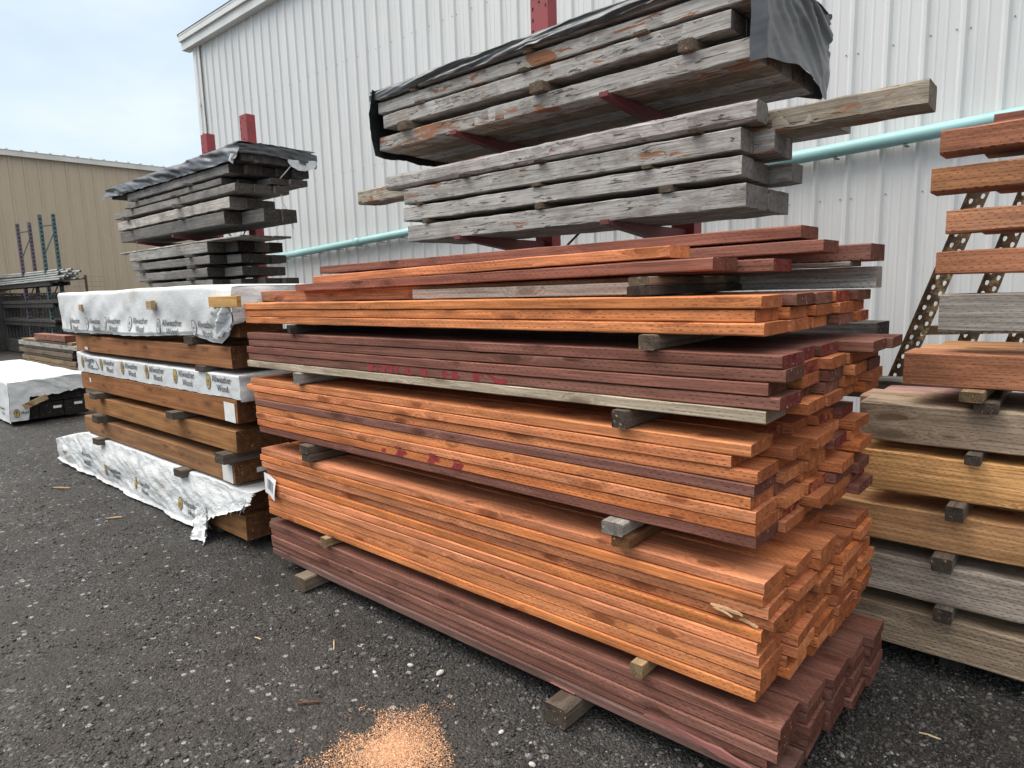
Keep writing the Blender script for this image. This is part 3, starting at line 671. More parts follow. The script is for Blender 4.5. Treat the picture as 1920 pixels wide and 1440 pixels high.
def print_row(parent, xs, zf, yf, capz, embx, esc, mats_gold, off=.0035, shear=0.0, cut=None, second=True):
    """rows of crest + two lines of lettering following the wrap face y = yf(X, Z)"""
    L = parent.location
    def place(x0, z0, s):
        def f(a, b):
            X = x0 + a * s * 0.92; Z = z0 + b * s
            return (X - L.x, yf(X, Z) - off - L.y, Z - L.z)
        return f
    for x in xs:
        z = zf(x); ink, emb = MB(), MB()
        for vf, mi in EMB:
            add_flat(emb, vf, (lambda a, b, x=x, z=z, o=(.0004 if mi == 0 else 0): (x + a * esc - L.x, yf(x + a * esc, z + b * esc) - off - o - L.y, z + b * esc - L.z)), mi)
        add_flat(ink, T1, place(x + embx, z + capz * 0.06, capz))
        if second: add_flat(ink, T2, place(x + embx + TW * capz * 0.22, z - capz * 0.86, capz))
        emb.build('printed_crest', [MAT['ink'], mats_gold], parent); ink.build('printed_lettering', MAT['ink'], parent)

# top wrap
def tw_top(X): return 1.742 + 0.012 * sm(X * 1.4, 2.0) - .012 * max(0, min(1, (X + 4.4) / .3))
TWB = [(-7.60, 1.378), (-7.48, 1.375), (-6.75, 1.378), (-5.87, 1.385), (-5.30, 1.385), (-4.85, 1.402), (-4.62, 1.404), (-4.50, 1.390), (-4.28, 1.366), (-4.12, 1.368), (-4.02, 1.42), (-3.90, 1.52)]
def tw_bot(X):
    return float(np.interp(X, [p[0] for p in TWB], [p[1] for p in TWB])) + 0.008 * sm(X * 6, 1.5)
def tw_y(X, Z):
    s = max(0.0, min(1.0, (1.742 - Z) / 0.37))
    fold = 0.048 * sm(X * 1.5 + Z * 1.0, Z * 2.2, 0.3) + 0.012 * sm(X * 4.1 - Z * 5, Z * 5.0, 4.1) + .005 * sm(X * 9 + Z * 6, Z * 9, 2.2)
    tent = sum(-0.018 * math.exp(-(((X - a) / .22) ** 2 + ((Z - b) / .10) ** 2)) for a, b in ((-6.67, 1.605), (-5.13, 1.612), (-3.98, 1.63)))
    return 1.932 - 0.020 * s + fold * (0.35 + s) + tent + 0.008 * math.sin(X * 31 + Z * 14) * max(0, s - .75) * 3
TWL, TWR = -7.47, -3.93
def tw_fn(u, v):
    X = TWL + (TWR - TWL) * u
    X += 0.02 * fbm(v * 5, 3.0) * ((1 - u) if u < .5 else 0)
    zt, zb = tw_top(X), tw_bot(X)
    if v < 0.40:
        t = v / 0.40; Y = 2.90 - (2.90 - 1.96) * t
        return (X, Y, zt + 0.010 * sm(X * 2, Y * 3, 1.0) * (1 - t))
    t = (v - 0.40) / 0.60
    if t < 0.07:
        a = t / 0.07 * math.pi / 2
        return (X, 1.96 - (1.96 - tw_y(X, zt - .028)) * math.sin(a), zt - 0.028 * (1 - math.cos(a)))
    tt = (t - .07) / .93; Z = (zt - .028) + (zb - zt + .028) * tt
    Y = tw_y(X, Z)
    if tt > 0.96: Y += 0.012
    return (X, Y, Z)
wr = sheet('printed_wrap', 170, 56, tw_fn, MAT['wrap'])
tag(wr, 'white printed plastic wrap draped over the top of the brown stack', 'plastic wrap')
# right-hand end of the wrap folds round the stack
def tw_end(u, v):
    Y = 1.945 + 0.93 * u; zt = tw_top(-3.93) - .004; zb = 1.55 + .04 * fbm(u * 5, 2) + .05 * u
    if u < .12: zb -= .06 * (1 - u / .12)
    Z = zt + (zb - zt) * v
    x = -3.93 + 0.028 * fbm(Y * 6, Z * 7, 2) * (0.3 + v) + .03 * math.sin(v * 3) * (0.4 + .6 * math.sin(u * 9))
    if v == 0: x = -3.93
    return (x, Y if u > 0 else tw_y(-3.93, Z), Z)
e = sheet('folded_end', 34, 18, tw_end, MAT['wrapdirty'], wr)
def crumple(u, v):
    X = -4.17 + .235 * u; Z = 1.60 - .20 * v - .01 * u + .02 * fbm(u * 4, v * 4)
    return (X, 1.900 + .03 * u * v - .040 * abs(sm(u * 2.6 + v * 1.5, v * 2.2, .5)) - .012 * math.sin(u * 9 + v * 6), Z + .07 * u * v)
sheet('crumpled_corner', 22, 20, crumple, MAT['wrap'], wr)
print_row(wr, [-7.10, -6.63, -6.14, -5.63, -5.09, -4.55], lambda x: 1.466 + .008 * math.sin(x * 3), tw_y, .066, .062, .056, MAT['wrap'], off=.005)
for x0, x1, z0, z1, lab, col in [(-6.70, -6.62, 1.580, 1.630, 'short wood cleat pinned on the left of the top wrap', 'light'), (-5.175, -5.085, 1.585, 1.648, 'short wood cleat pinned on the middle of the top wrap', 'light'), (-4.17, -3.80, 1.598, 1.664, 'long yellow wood cleat at the right corner of the top wrap', 'yellow')]:
    plank('cleat', x0, x1, 1.885, 1.915, z0, z1, col, 'smooth', 'endlite', label=lab, cat='wood cleat', group='wood cleats pinning the top wrap', ch=.002)

# middle wrap, tight on its timber
def mw_y(X, Z): return 1.948 + 0.0035 * fbm(X * 4, Z * 9, 7) + 0.002 * fbm(X * 14, Z * 20, 2)
def mw_slope(X): return 0.0
MWL, MWR = -7.14, -3.985
def mw_fn(u, v):
    X = MWL + (MWR - MWL) * u; zt = 1.166 + .004 * fbm(X * 3, 1); zb = 1.012 + .006 * fbm(X * 3, 4) + .004 * fbm(X * 13, 2)
    zt += 0.03 * (u < .1) * (1 - u / .1)
    if v < .4: return (X, 2.87 - (2.87 - 1.955) * v / .4, zt)
    t = (v - .4) / .6; return (X, mw_y(X, zt + (zb - zt) * t), zt + (zb - zt) * t)
mw = sheet('printed_wrap', 150, 24, mw_fn, MAT['wrap'])
tag(mw, 'white printed plastic wrap tight round a middle layer of the brown stack', 'plastic wrap')
def mw_end(u, v):
    Y = mw_y(MWR, 1.1) + .90 * u; zt = 1.166 + .004 * fbm(MWR * 3, 1); zb = 1.014 - .015 * (u < .25)
    Z = zt + (zb - zt) * v
    return (MWR + (0.022 * fbm(Y * 8, Z * 12, 1) + 0.012 if v > 0 and u > 0 else 0), Y, Z)
sheet('folded_end', 30, 14, mw_end, MAT['wrap'], mw)
print_row(mw, [-6.985, -6.49, -5.985, -5.47, -4.945, -4.415], lambda x: 1.103, mw_y, .064, .058, .054, MAT['gold'], off=.004)
mb = MB()   # hand-drawn marks between two crests at the left
for pts in ([(-6.80, 1.075), (-6.80, 1.135), (-6.72, 1.06), (-6.60, 1.06)], [(-6.62, 1.13), (-6.56, 1.06)], [(-6.80, 1.135), (-6.70, 1.14)]):
    mb.tube([(x, mw_y(x, z) - .005, z) for x, z in pts], .004, 5)
mb.build('pen_mark', MAT['blueink'], mw)

# torn wrap at the foot of the stack
def bw_low(X):
    return max(.012, .02 + (.05 if X < -7.4 else 0) * min(1, (-7.4 - X)))
def bw_y(X, Z):
    t = max(0, min(1, (.40 - Z) / .38))
    left = max(0, (-7.05 - X) / 1.2)
    return 1.935 - 0.030 * math.sin(t * 2.6) - .02 * left + 0.030 * sm(X * 2.1, Z * 5, 9) * (.4 + t) + .013 * fbm(X * 8 + Z * 7, Z * 12, 1, 3)
BWL, BWR = -7.98, -3.93
def bw_top(X):
    if X < -7.05: return .43 - (.43 - .19) * min(1, (-7.05 - X) / 1.23) ** 1.2
    return .415 + .012 * fbm(X * 2, 2)
def bw_fn(u, v):
    jag = (0.05 * fbm(v * 9, 1.2) + 0.035 * fbm(v * 31, 7.0) ) * max(0, (u - .86) / .14)
    X = BWL + (BWR - BWL) * u + jag
    zt = bw_top(X); zb = bw_low(X) + .012 * abs(fbm(X * 9, 3))
    if X > -4.85: zb += float(np.interp(X, [-4.85, -4.66, -4.45, -4.30, -4.10, -3.92], [0, .01, .13, .19, .25, .33])) + .020 * fbm(X * 22, 5) * min(1, (X + 4.85) * 5)
    if v < .22:
        t = v / .22; return (X, 2.55 - (2.55 - bw_y(X, zt)) * t, zt - .03 * (1 - t) - .0)
    t = (v - .22) / .78; Z = zt + (zb - zt) * t
    Y = bw_y(X, Z)
    if t > .94: Y -= .02 * (t - .94) / .06
    return (X, Y, max(Z, .012))
bw = sheet('torn_wrap', 200, 60, bw_fn, MAT['wrapdirty'])
tag(bw, 'dirty torn white wrap spilling onto the gravel at the foot of the brown stack', 'plastic wrap')
def rag(u, v):
    w = .07 + .05 * v
    return (-4.62 + (u - .5) * w * 2 * (1 + .12 * fbm(v * 12, u * 3)) + .12 * v + .02 * fbm(v * 20, u * 9), 1.905 - .10 * v ** 1.4 + .02 * fbm(u * 6, v * 7, 3) - .02 * math.sin(u * 7), max(.010, .215 - .235 * v + .012 * fbm(u * 9, v * 9, 6)))
sheet('hanging_rag', 14, 26, rag, MAT['wrapdirty'], bw)
mb = MB(); rr = random.Random(5)   # frayed threads along the torn edge
for k in range(26):
    X = rr.uniform(-4.55, -3.95); Z = float(np.interp(X, [-4.66, -4.45, -4.30, -4.10, -3.92], [.03, .15, .21, .27, .35])) + rr.uniform(0, .03)
    p0 = Vector((X, 1.912 + rr.uniform(-.012, .012), Z)); d = Vector((rr.uniform(-.02, .05), rr.uniform(-.03, .01), rr.uniform(-.06, -.01)))
    w = rr.uniform(.006, .028); q = Vector((0, 0, w))
    b = len(mb.v); mid = p0 + d * .5 + Vector((0, rr.uniform(-.01, .01), 0))
    mb.v += [tuple(p0), tuple(p0 + q), tuple(mid + q * .8), tuple(mid), tuple(p0 + d)]
    mb.f += [(b, b + 1, b + 2, b + 3), (b + 3, b + 2, b + 4)]; mb.mi += [0, 0]
mb.build('frayed_edge', MAT['wrapdirty'], bw)
print_row(bw, [-6.52, -5.86, -4.98], lambda x: .150 if x > -6 else .16, bw_y, .062, .065, .052, MAT['gold'], off=.006)
mb = MB()
for vf, x0, z0, s in ((T4, -7.75, .14, .07), (T1, -7.18, .20, .060), (T3, -7.15, .12, .09)):
    mb = MB(); add_flat(mb, vf, lambda a, b, x0=x0, z0=z0, s=s: (x0 + a * s, bw_y(x0 + a * s, z0 + b * s) - .006, z0 + b * s)); mb.build('printed_lettering', MAT['ink'], bw)

# ================================================================== CANTILEVER RACKS
MAT['redsteel'] = plain_mat('red_rack_paint', (0.30, 0.050, 0.055), 0.55, 0.2, 7, spots=(0.14, 0.05, 0.04), spotv=(0.62, 0.72), bump=0.1)
MAT['armshade'] = plain_mat('shade_darkened_arm_paint', (0.17, 0.032, 0.034), 0.6, 0.3, 9, spots=(0.09, 0.04, 0.03), spotv=(0.55, 0.68), bump=0.1)  # rack red darkened in the colour for the shade the arms hang in
MAT['slot_shade'] = plain_mat('painted_slot_shade', (0.02, 0.012, 0.012), 0.8, 0.2, 10)  # near-black colour paints the shade of slot openings that are not cut
def rack(px, pz_top, arm_z, label, arm_y0=4.02):
    r = empty('cantilever_rack', (sum(px) / len(px), 5.2, 0)); tag(r, label, 'storage rack', 'red cantilever racks along the shed')
    L = r.location
    for x, zt in zip(px, pz_top):
        mb = MB(); w, d = .205, .14
        X = x - L.x
        # channel post: two flanges and a web, dark boxes down the front paint in the slots' shade
        mb.box(X - w / 2, X + w / 2, 0, .012, 0, zt); mb.box(X - w / 2, X - w / 2 + .012, .013, d, 0, zt); mb.box(X + w / 2 - .012, X + w / 2, .013, d, 0, zt)
        mb.box(X - w / 2 + .013, X + w / 2 - .013, d - .012, d, 0, zt)
        z = .25
        while z < zt - .06:
            mb.box(X - .083, X - .068, -.0025, .006, z, z + .030, 1)
            if int(z * 10) % 3 == 0: mb.box(X + .072, X + .084, -.0025, .006, z, z + .026, 1)
            z += .10
        z = .4
        while z < zt: mb.box(X - .01, X + .01, -.0025, .006, z, z + .02, 1); z += .3
        mb.build('upright', [MAT['redsteel'], MAT['slot_shade']], r)
        mb = MB(); mb.box(X - .08, X + .08, -1.15, .6, 0.0, .09); mb.build('base_leg', MAT['redsteel'], r)
        for z in arm_z:
            mb = MB(); y1 = -.004; y0 = arm_y0 - L.y
            # tapered arm: deep at the post, shallow at the tip, with a small lip
            hw = .036
            v = [(X - hw, y0, z - .022), (X + hw, y0, z - .022), (X + hw, y0, z - .002), (X - hw, y0, z - .002), (X - hw, y1, z - .16), (X + hw, y1, z - .16), (X + hw, y1, z - .002), (X - hw, y1, z - .002)]
            mb.v = v; mb.f = [(0, 1, 2, 3), (7, 6, 5, 4), (0, 4, 5, 1), (1, 5, 6, 2), (2, 6, 7, 3), (3, 7, 4, 0)]; mb.mi = [0] * 6
            mb.box(X - hw, X + hw, y0 - .010, y0 - .001, z - .022, z + .010)
            mb.build('arm', MAT['armshade'], r)
    for i in range(len(px) - 1):
        a, b = px[i] - L.x, px[i + 1] - L.x
        for z in (.6, 1.9, 3.0):
            mb = MB(); mb.tube([(a, .09, z), (b, .09, z + 1.1)], .011, 6); mb.tube([(b, .105, z), (a, .105, z + 1.1)], .011, 6)
            mb.build('cross_brace', MAT['rustpost'], r)
    return r
rack((-4.09, -2.61), (5.1, 5.1), (2.112, 2.968), 'red cantilever rack holding the grey weathered timbers over the stained pile')
rack((-11.12, -9.79), (4.30, 4.36), (2.535, 1.75), 'red cantilever rack holding the blackened timbers and black cover')

# timbers on the right rack
GR = 'grey weathered timbers on the red rack'
random.seed(33)
def layer(xl, xr, z0, z1, ws, mats, cols, labs, y=4.06, group=GR, ends=None, xrs=None, ch=.006, gap=.004, cat='timber', endm='endgrey', xls=None):
    for i, w in enumerate(ws):
        a = xl + (random.uniform(-.03, .03) if i else 0); b = xr + (xrs[i] if xrs else (random.uniform(-.03, .03) if i else 0))
        if xls: a = xl + xls[i]
        plank('timber', a, b, y, y + w - gap, z0, z1 - (random.uniform(0, .004)), cols[i % len(cols)], mats[i % len(mats)], endm, warp=.003, ch=ch, rough=.0018, label=labs(i), cat=cat, group=group)
        y += w
PN = ['front', 'second', 'third', 'fourth', 'fifth', 'rear']
layer(-4.78, -1.625, 2.114, 2.258, [.20, .17, .17, .2], ['peel', 'greyt'], ['rgrey'], lambda i: f"{PN[i]} timber in the bottom row of the right rack's lower arm{', bark peeling red' if i == 0 else ''}", xrs=[0, .0, .01, .01])
layer(-4.83, -1.655, 2.303, 2.428, [.2, .32, .2], ['peel', 'greyt'], ['rgrey'], lambda i: f"{PN[i]} timber, second row up on the right rack's lower arm, cracked grey", xrs=[0, -.02, .13])
layer(-4.81, -1.66, 2.455, 2.588, [.2, .21, .20], ['greyt', 'peel'], ['rgrey'], lambda i: f"{PN[i]} timber, third row up on the right rack's lower arm, grey with rusty end", xrs=[0, .13, .10])
for x, lab in ((-4.0, 'left'), (-3.2, 'middle'), (-1.94, 'right')): crossbar('spacer', x, .07, 4.0, 4.5, 2.590, 2.612, 'greybrown', f"wedge of grey wood under the topmost pale timber, {lab}", 'wood wedges under the pale timber')
plank('timber', -5.07, -1.57, 4.06, 4.25, 2.613, 2.735, (0.44, 0.42, 0.405), 'greyt', 'endgrey', label='smooth pale grey timber lying topmost on the lower arms', cat='timber', group=GR, ch=.022, rough=.002)
plank('timber', -5.80, -.725, 4.27, 4.50, 2.572, 2.703, (0.42, 0.375, 0.30), 'greyt', 'endgrey', label='very long rough timber sticking out far right above the pipe', cat='timber', group=GR, ch=.012, rough=.003, warp=.004)
plank('timber', -4.70, -1.25, 4.62, 4.84, 2.595, 2.69, 'rgrey', 'greyt', 'endgrey', label='short grey timber just below and behind the very long one', cat='timber', group=GR)
layer(-5.12, -1.59, 2.972, 3.092, [.22, .22, .22, .22, .22], ['peel', 'aged'], ['rgrey', 'greybrown'], lambda i: f"{PN[i]} timber of the bottom row under the black tarp, seen from below", xrs=[0, .01, .0, .01, 0])
layer(-5.05, -1.735, 3.165, 3.278, [.22, .24, .22, .22], ['peel', 'greyt'], ['rgrey'], lambda i: f"{PN[i]} timber of the second row under the black tarp, orange streaked")
layer(-5.11, -1.62, 3.300, 3.400, [.22, .22, .22, .22, .2], ['greyt', 'peel'], ['rgrey'], lambda i: f"{PN[i]} timber of the third row under the black tarp, pale grey")
layer(-5.13, -1.60, 3.432, 3.475, [.25, .25, .25, .25], ['peel'], ['rgrey'], lambda i: f"{PN[i]} thin board of the top row right under the black tarp", cat='board')
GS3 = 'wooden spacers between rack timbers'
for x, lab in ((-4.0, 'left'), (-3.2, 'middle'), (-1.94, 'right')): crossbar('spacer', x, .07, 4.0, 4.5, 2.590, 2.612, 'greybrown', f"wedge of grey wood under the topmost pale timber, {lab}", 'wood wedges under the pale timber')
plank('timber', -5.07, -1.57, 4.06, 4.25, 2.613, 2.735, (0.46, 0.435, 0.42), 'greyt', 'endgrey', label='smooth pale grey timber lying topmost on the lower arms', cat='timber', group=GR, ch=.022, rough=.002)
plank('timber', -5.80, -.725, 4.27, 4.50, 2.572, 2.703, (0.42, 0.375, 0.30), 'greyt', 'endgrey', label='very long rough timber sticking out far right above the pipe', cat='timber', group=GR, ch=.012, rough=.003, warp=.004)
plank('timber', -4.70, -1.25, 4.62, 4.84, 2.595, 2.69, 'rgrey', 'greyt', 'endgrey', label='short grey timber just below and behind the very long one', cat='timber', group=GR)
layer(-5.12, -1.59, 2.972, 3.092, [.22, .22, .22, .22, .22], ['peel', 'aged'], ['rgrey', 'greybrown'], lambda i: f"{PN[i]} timber of the bottom row under the black tarp, seen from below", xrs=[0, .01, .0, .01, 0])
layer(-5.05, -1.735, 3.165, 3.278, [.22, .24, .22, .22], ['peel', 'greyt'], ['rgrey'], lambda i: f"{PN[i]} timber of the second row under the black tarp, orange streaked")
layer(-5.11, -1.62, 3.300, 3.400, [.22, .22, .22, .22, .2], ['greyt', 'peel'], ['rgrey'], lambda i: f"{PN[i]} timber of the third row under the black tarp, pale grey")
layer(-5.13, -1.60, 3.432, 3.475, [.25, .25, .25, .25], ['peel'], ['rgrey'], lambda i: f"{PN[i]} thin board of the top row right under the black tarp", cat='board')
GS3 = 'wooden spacers between rack timbers'
for x, w, z0, z1, y0, lab in [(-4.52, .05, 2.260, 2.301, 4.035, 'grey spacer under the second row of the lower arms, left'), (-3.22, .06, 2.260, 2.301, 4.035, 'grey spacer under the second row of the lower arms, middle'), (-2.16, .09, 2.260, 2.301, 4.035, 'grey spacer under the second row of the lower arms, right'),
        (-4.6, .06, 2.430, 2.453, 4.035, 'thin spacer under the third row of the lower arms, left'), (-3.25, .08, 2.430, 2.453, 4.035, 'thin spacer under the third row of the lower arms, middle'), (-2.30, .06, 2.430, 2.453, 4.035, 'thin spacer under the third row of the lower arms, right'),
        
        (-4.72, .13, 3.094, 3.163, 4.0, 'grey spacer above the bottom tarp row, left'), (-3.18, .13, 3.094, 3.163, 4.0, 'grey spacer above the bottom tarp row, middle'), (-2.0, .10, 3.094, 3.163, 4.01, 'stepped grey spacer above the bottom tarp row, right'),
        (-4.52, .08, 3.280, 3.299, 4.02, 'small spacer with white tip below the third tarp row'), (-3.35, .08, 3.280, 3.299, 4.02, 'small spacer below the third tarp row, middle'), (-2.32, .10, 3.280, 3.299, 4.02, 'small spacer below the third tarp row, right'),
        (-4.6, .08, 3.402, 3.431, 4.03, 'small spacer under the thin top boards, left'), (-3.3, .08, 3.402, 3.431, 4.03, 'small spacer under the thin top boards, right')]:
    crossbar('spacer', x, w, y0, 4.95 if z0 > 2.9 else 4.8, z0, z1, 'greybrown', lab, GS3)
# black tarp on the right rack
MAT['tarp'] = plain_mat('black_plastic_sheet', (0.022, 0.024, 0.028), 0.32, 0.3, 3.0, spec=0.6, bump=0.25, stretch=(1, 1, 1))
MAT['tarpgrey'] = plain_mat('grey_plastic_sheet', (0.085, 0.090, 0.098), 0.38, 0.25, 3.0, spec=0.55, bump=0.2)
tarp = empty('black_tarp', (-3.3, 4.6, 3.5)); tag(tarp, 'black plastic tarp over the highest grey timbers, torn flap at its right end', 'tarp')
TL = tarp.location
def tloc(p): return (p[0] - TL.x, p[1] - TL.y, p[2] - TL.z)
def tp_fn(u, v):
    X = -5.19 + 3.66 * u
    zt = 3.520 + .02 * sm(X * 1.3, 3) + .02 * math.sin(u * 3.1)
    zb = 3.415 + .020 * sm(X * 2, 8) + .008 * sm(X * 9, 3) + .03 * u
    if v < .5: t = v / .5; return tloc((X, 5.25 - (5.25 - 4.10) * t, zt + .012 * fbm(X * 4, t * 4) - .02 * (t - .5) ** 2))
    t = (v - .5) / .5
    y = 4.10 - .085 * math.sin(min(1, t * 2.2) * math.pi / 2) + .030 * sm(X * 1.6 + t * 3.5, t * 1.2, 1) + .014 * sm(X * 4.5 + t * 7, t * 2, 6)
    return tloc((X, y, zt + (zb - zt) * t ** 1.25 + .008 * sm(X * 5, t * 5)))
sheet('top_sheet', 160, 28, tp_fn, MAT['tarp'], tarp)
def tp_left(u, v):
    Y = 4.00 + 1.25 * u; zb = 2.92 + .03 * sm(Y * 4, 2) + .012 * sm(Y * 15, 1); zt = 3.51
    x = -5.16 - .035 * math.sin(v * math.pi) * (1 + .5 * fbm(Y * 4, v * 4)) + .05 * max(0, 1 - u * 9) - .01
    return tloc((x, Y - .02 * math.sin(v * 3) * (u < .1), zt + (zb - zt) * v))
sheet('left_flap', 40, 26, tp_left, MAT['tarp'], tarp)
def tp_right(u, v):
    Y = 4.03 + 1.33 * u
    zt = 3.53
    zb = 2.940 + .065 * math.sin(min(1, u * 1.25) * math.pi) ** 0.8 + .03 * max(0, u - .4) + .02 * sm(u * 6, 3)
    Z = zt + (zb - zt) * v
    # broad folds falling and fanning from the front top corner
    ph = u / (0.35 + 0.65 * v)
    x = -1.575 + .050 * sm(ph * 3.4, v * 1.1, 5) + .020 * sm(ph * 8.5 - v * 2.0, v * 2.2, 2) + .010 * abs(sm(u * 9 + v * 7, v * 6, 8)) + .05 * v * math.sin(u * 3.1) + .025
    if u < .05: x -= .06 * (1 - u / .05)
    return tloc((x, Y, Z))
sheet('right_flap', 70, 46, tp_right, MAT['tarpgrey'], tarp)
def tp_lip(u, v):
    Z = 2.985 - .115 * v; return tloc((-1.56 - .20 * u * v - .03 * v, 5.36 - .10 * u - .10 * v * u, Z + .10 + .03 * u))
sheet('hanging_corner', 12, 8, tp_lip, MAT['tarpgrey'], tarp)

# blackened timbers on the left rack
GK = 'blackened timbers on the left rack'
random.seed(51)
def blk(xl, xr, z0, z1, ws, lab, mats=('blackt',), cols=('bgrey',), xrs=None, xls=None, cat='timber'):
    layer(xl, xr, z0, z1, ws, mats, cols, lambda i: f"{PN[i]} {cat}, {lab}", group=GK, endm='endblack', xrs=xrs, xls=xls, cat=cat)
blk(-11.42, -8.10, 3.175, 3.285, [.2, .2, .2, .2, .2], 'row directly under the black cover', xrs=[0, .1, .05, .1, .2])
blk(-11.48, -8.31, 3.062, 3.14, [.2, .25, .25, .25], 'thin second row under the black cover', xrs=[0, .05, .4, .45])
blk(-12.05, -7.975, 2.945, 3.045, [.25, .25, .2], 'third row under the black cover, widest overhang at left', cols=((.32, .31, .29),), xrs=[0, .02, .06])
blk(-11.95, -8.145, 2.762, 2.895, [.22, .15, .3], 'pale mottled fourth row under the black cover', mats=('blackt',), cols=((.50, .48, .44), 'bgrey'), xrs=[0, .02, -.1])
blk(-11.90, -8.32, 2.575, 2.735, [.24, .24, .2], 'row resting on the upper arms of the left rack', cols=((.20, .195, .185),), xrs=[0, .55, .58])
blk(-12.02, -7.95, 2.392, 2.418, [.42, .25], 'thin sheet-like board below the upper arms', cat='board', cols=('rgrey',), xrs=[0, .05])
blk(-11.62, -8.86, 2.255, 2.388, [.24, .24, .24, .2], 'top row on the lower arms of the left rack', cols=((.42, .41, .38), 'dk'), xrs=[0, .35, .3, .3])
blk(-11.54, -8.83, 2.105, 2.215, [.24, .24, .24, .2], 'second row on the lower arms of the left rack', xrs=[0, .4, .3, .35])
blk(-11.44, -8.93, 1.935, 2.055, [.24, .24, .24, .2], 'third row on the lower arms of the left rack', xrs=[0, .5, .45, .4])
blk(-11.0, -8.80, 1.755, 1.895, [.24, .24, .24, .2], 'bottom row on the lower arms of the left rack', xrs=[0, .3, .5, .6])
for x, z0, z1, y0, lab in [(-11.2, 2.217, 2.253, 4.02, 'left spacer under the top row of the lower arms'), (-9.4, 2.217, 2.253, 4.0, 'right spacer under the top row of the lower arms'), (-11.1, 2.057, 2.103, 4.02, 'left spacer under the second row of the lower arms'), (-9.35, 2.057, 2.103, 4.0, 'right spacer under the second row of the lower arms'), (-10.9, 1.897, 1.933, 4.02, 'left spacer above the bottom black row'), (-9.4, 1.897, 1.933, 4.0, 'right spacer above the bottom black row'),
        (-11.4, 2.737, 2.760, 4.0, 'left spacer under the pale mottled row'), (-9.5, 2.737, 2.760, 4.0, 'right spacer under the pale mottled row'), (-11.5, 2.897, 2.943, 3.98, 'left spacer above the pale mottled row'), (-9.6, 2.897, 2.943, 3.98, 'right spacer above the pale mottled row'), (-11.3, 3.047, 3.060, 3.98, 'left thin spacer above the widest row'), (-9.6, 3.047, 3.060, 3.98, 'right thin spacer above the widest row'), (-11.1, 3.142, 3.173, 3.98, 'left spacer right under the covered row'), (-9.2, 3.142, 3.173, 3.98, 'right spacer right under the covered row')]:
    crossbar('spacer', x, .1, y0, 4.8, z0, z1, 'bgrey', lab + ', left rack', 'spacers between the blackened timbers')
cov = empty('black_cover', (-10, 4.6, 3.4)); tag(cov, 'black plastic cover over the blackened timbers on the left rack', 'tarp'); CL = cov.location
def cv_fn(u, v):
    X = -12.36 + 4.58 * u
    zt = 3.455 + .035 * u + .016 * sm(X * 1.2, 3); zb = 3.292 - .01 * u + .02 * sm(X * 3, 2) + .010 * sm(X * 9, 5)
    if v < .5: t = v / .5; p = (X, 5.10 - 1.04 * t, zt + .01 * fbm(X * 3, t * 5))
    else:
        t = (v - .5) / .5; p = (X, 4.06 - .05 * t + .035 * sm(X * 2.6 - t * 2.5, t * 1.5) + .016 * sm(X * 7 - t * 4, t * 2), zt + (zb - zt) * t)
    return (p[0] - CL.x, p[1] - CL.y, p[2] - CL.z)
sheet('cover_sheet', 150, 22, cv_fn, MAT['tarp'], cov)
def cv_end(u, v):
    Y = 4.06 + 1.06 * u; zt = 3.47 + .05 * math.sin(u * 3) - .02 * u; th = .10 + .07 * u
    return (-7.78 + .02 * fbm(Y * 5, v * 5) - .03 * v - CL.x, Y - CL.y, zt - th * v + .012 * fbm(Y * 8, v) - CL.z)
sheet('cover_end', 40, 10, cv_end, MAT['tarpgrey'], cov)
mb = MB(); mb.box(-12.2 - CL.x, -7.85 - CL.x, 4.10 - CL.y, 5.02 - CL.y, 3.29 - CL.z, 3.40 - CL.z)
o = mb.build('board_stack', MAT['greyt']); o.location = CL; o.color = (*COL['black'], 1); tag(o, 'dark flat panel lying right under the black cover', 'panel')
MAT['clear'] = plain_mat('clear_plastic_scrap', (0.62, 0.63, 0.64), 0.3, 0.2, 10)
sheet('torn_scrap', 16, 8, lambda u, v: (-7.80 + .02 * math.sin(u * 9) - CL.x, 4.70 + .42 * u - CL.y, 3.36 + .03 * u - .10 * v * math.sin(u * math.pi) ** .5 - .03 * v + .01 * fbm(u * 9, v * 5) - CL.z), MAT['clear'], cov)
sheet('torn_scrap', 10, 8, lambda u, v: (-7.86 - .02 * v - .1 * (1 - u) - CL.x, 4.02 - .02 * v + .02 * math.sin(u * 7) - CL.y, 3.36 - .12 * v * u - CL.z), MAT['clear'], cov)
mb = MB(); mb.tube([(-7.80, 4.75, 3.30), (-7.95, 4.62, 3.10), (-7.92, 4.66, 2.85), (-7.80, 4.69, 2.62), (-7.78, 4.70, 2.50)], .007, 6)
tag(mb.build('strap', MAT['clear']), 'loose white strap dangling off the right of the blackened stack', 'strap')

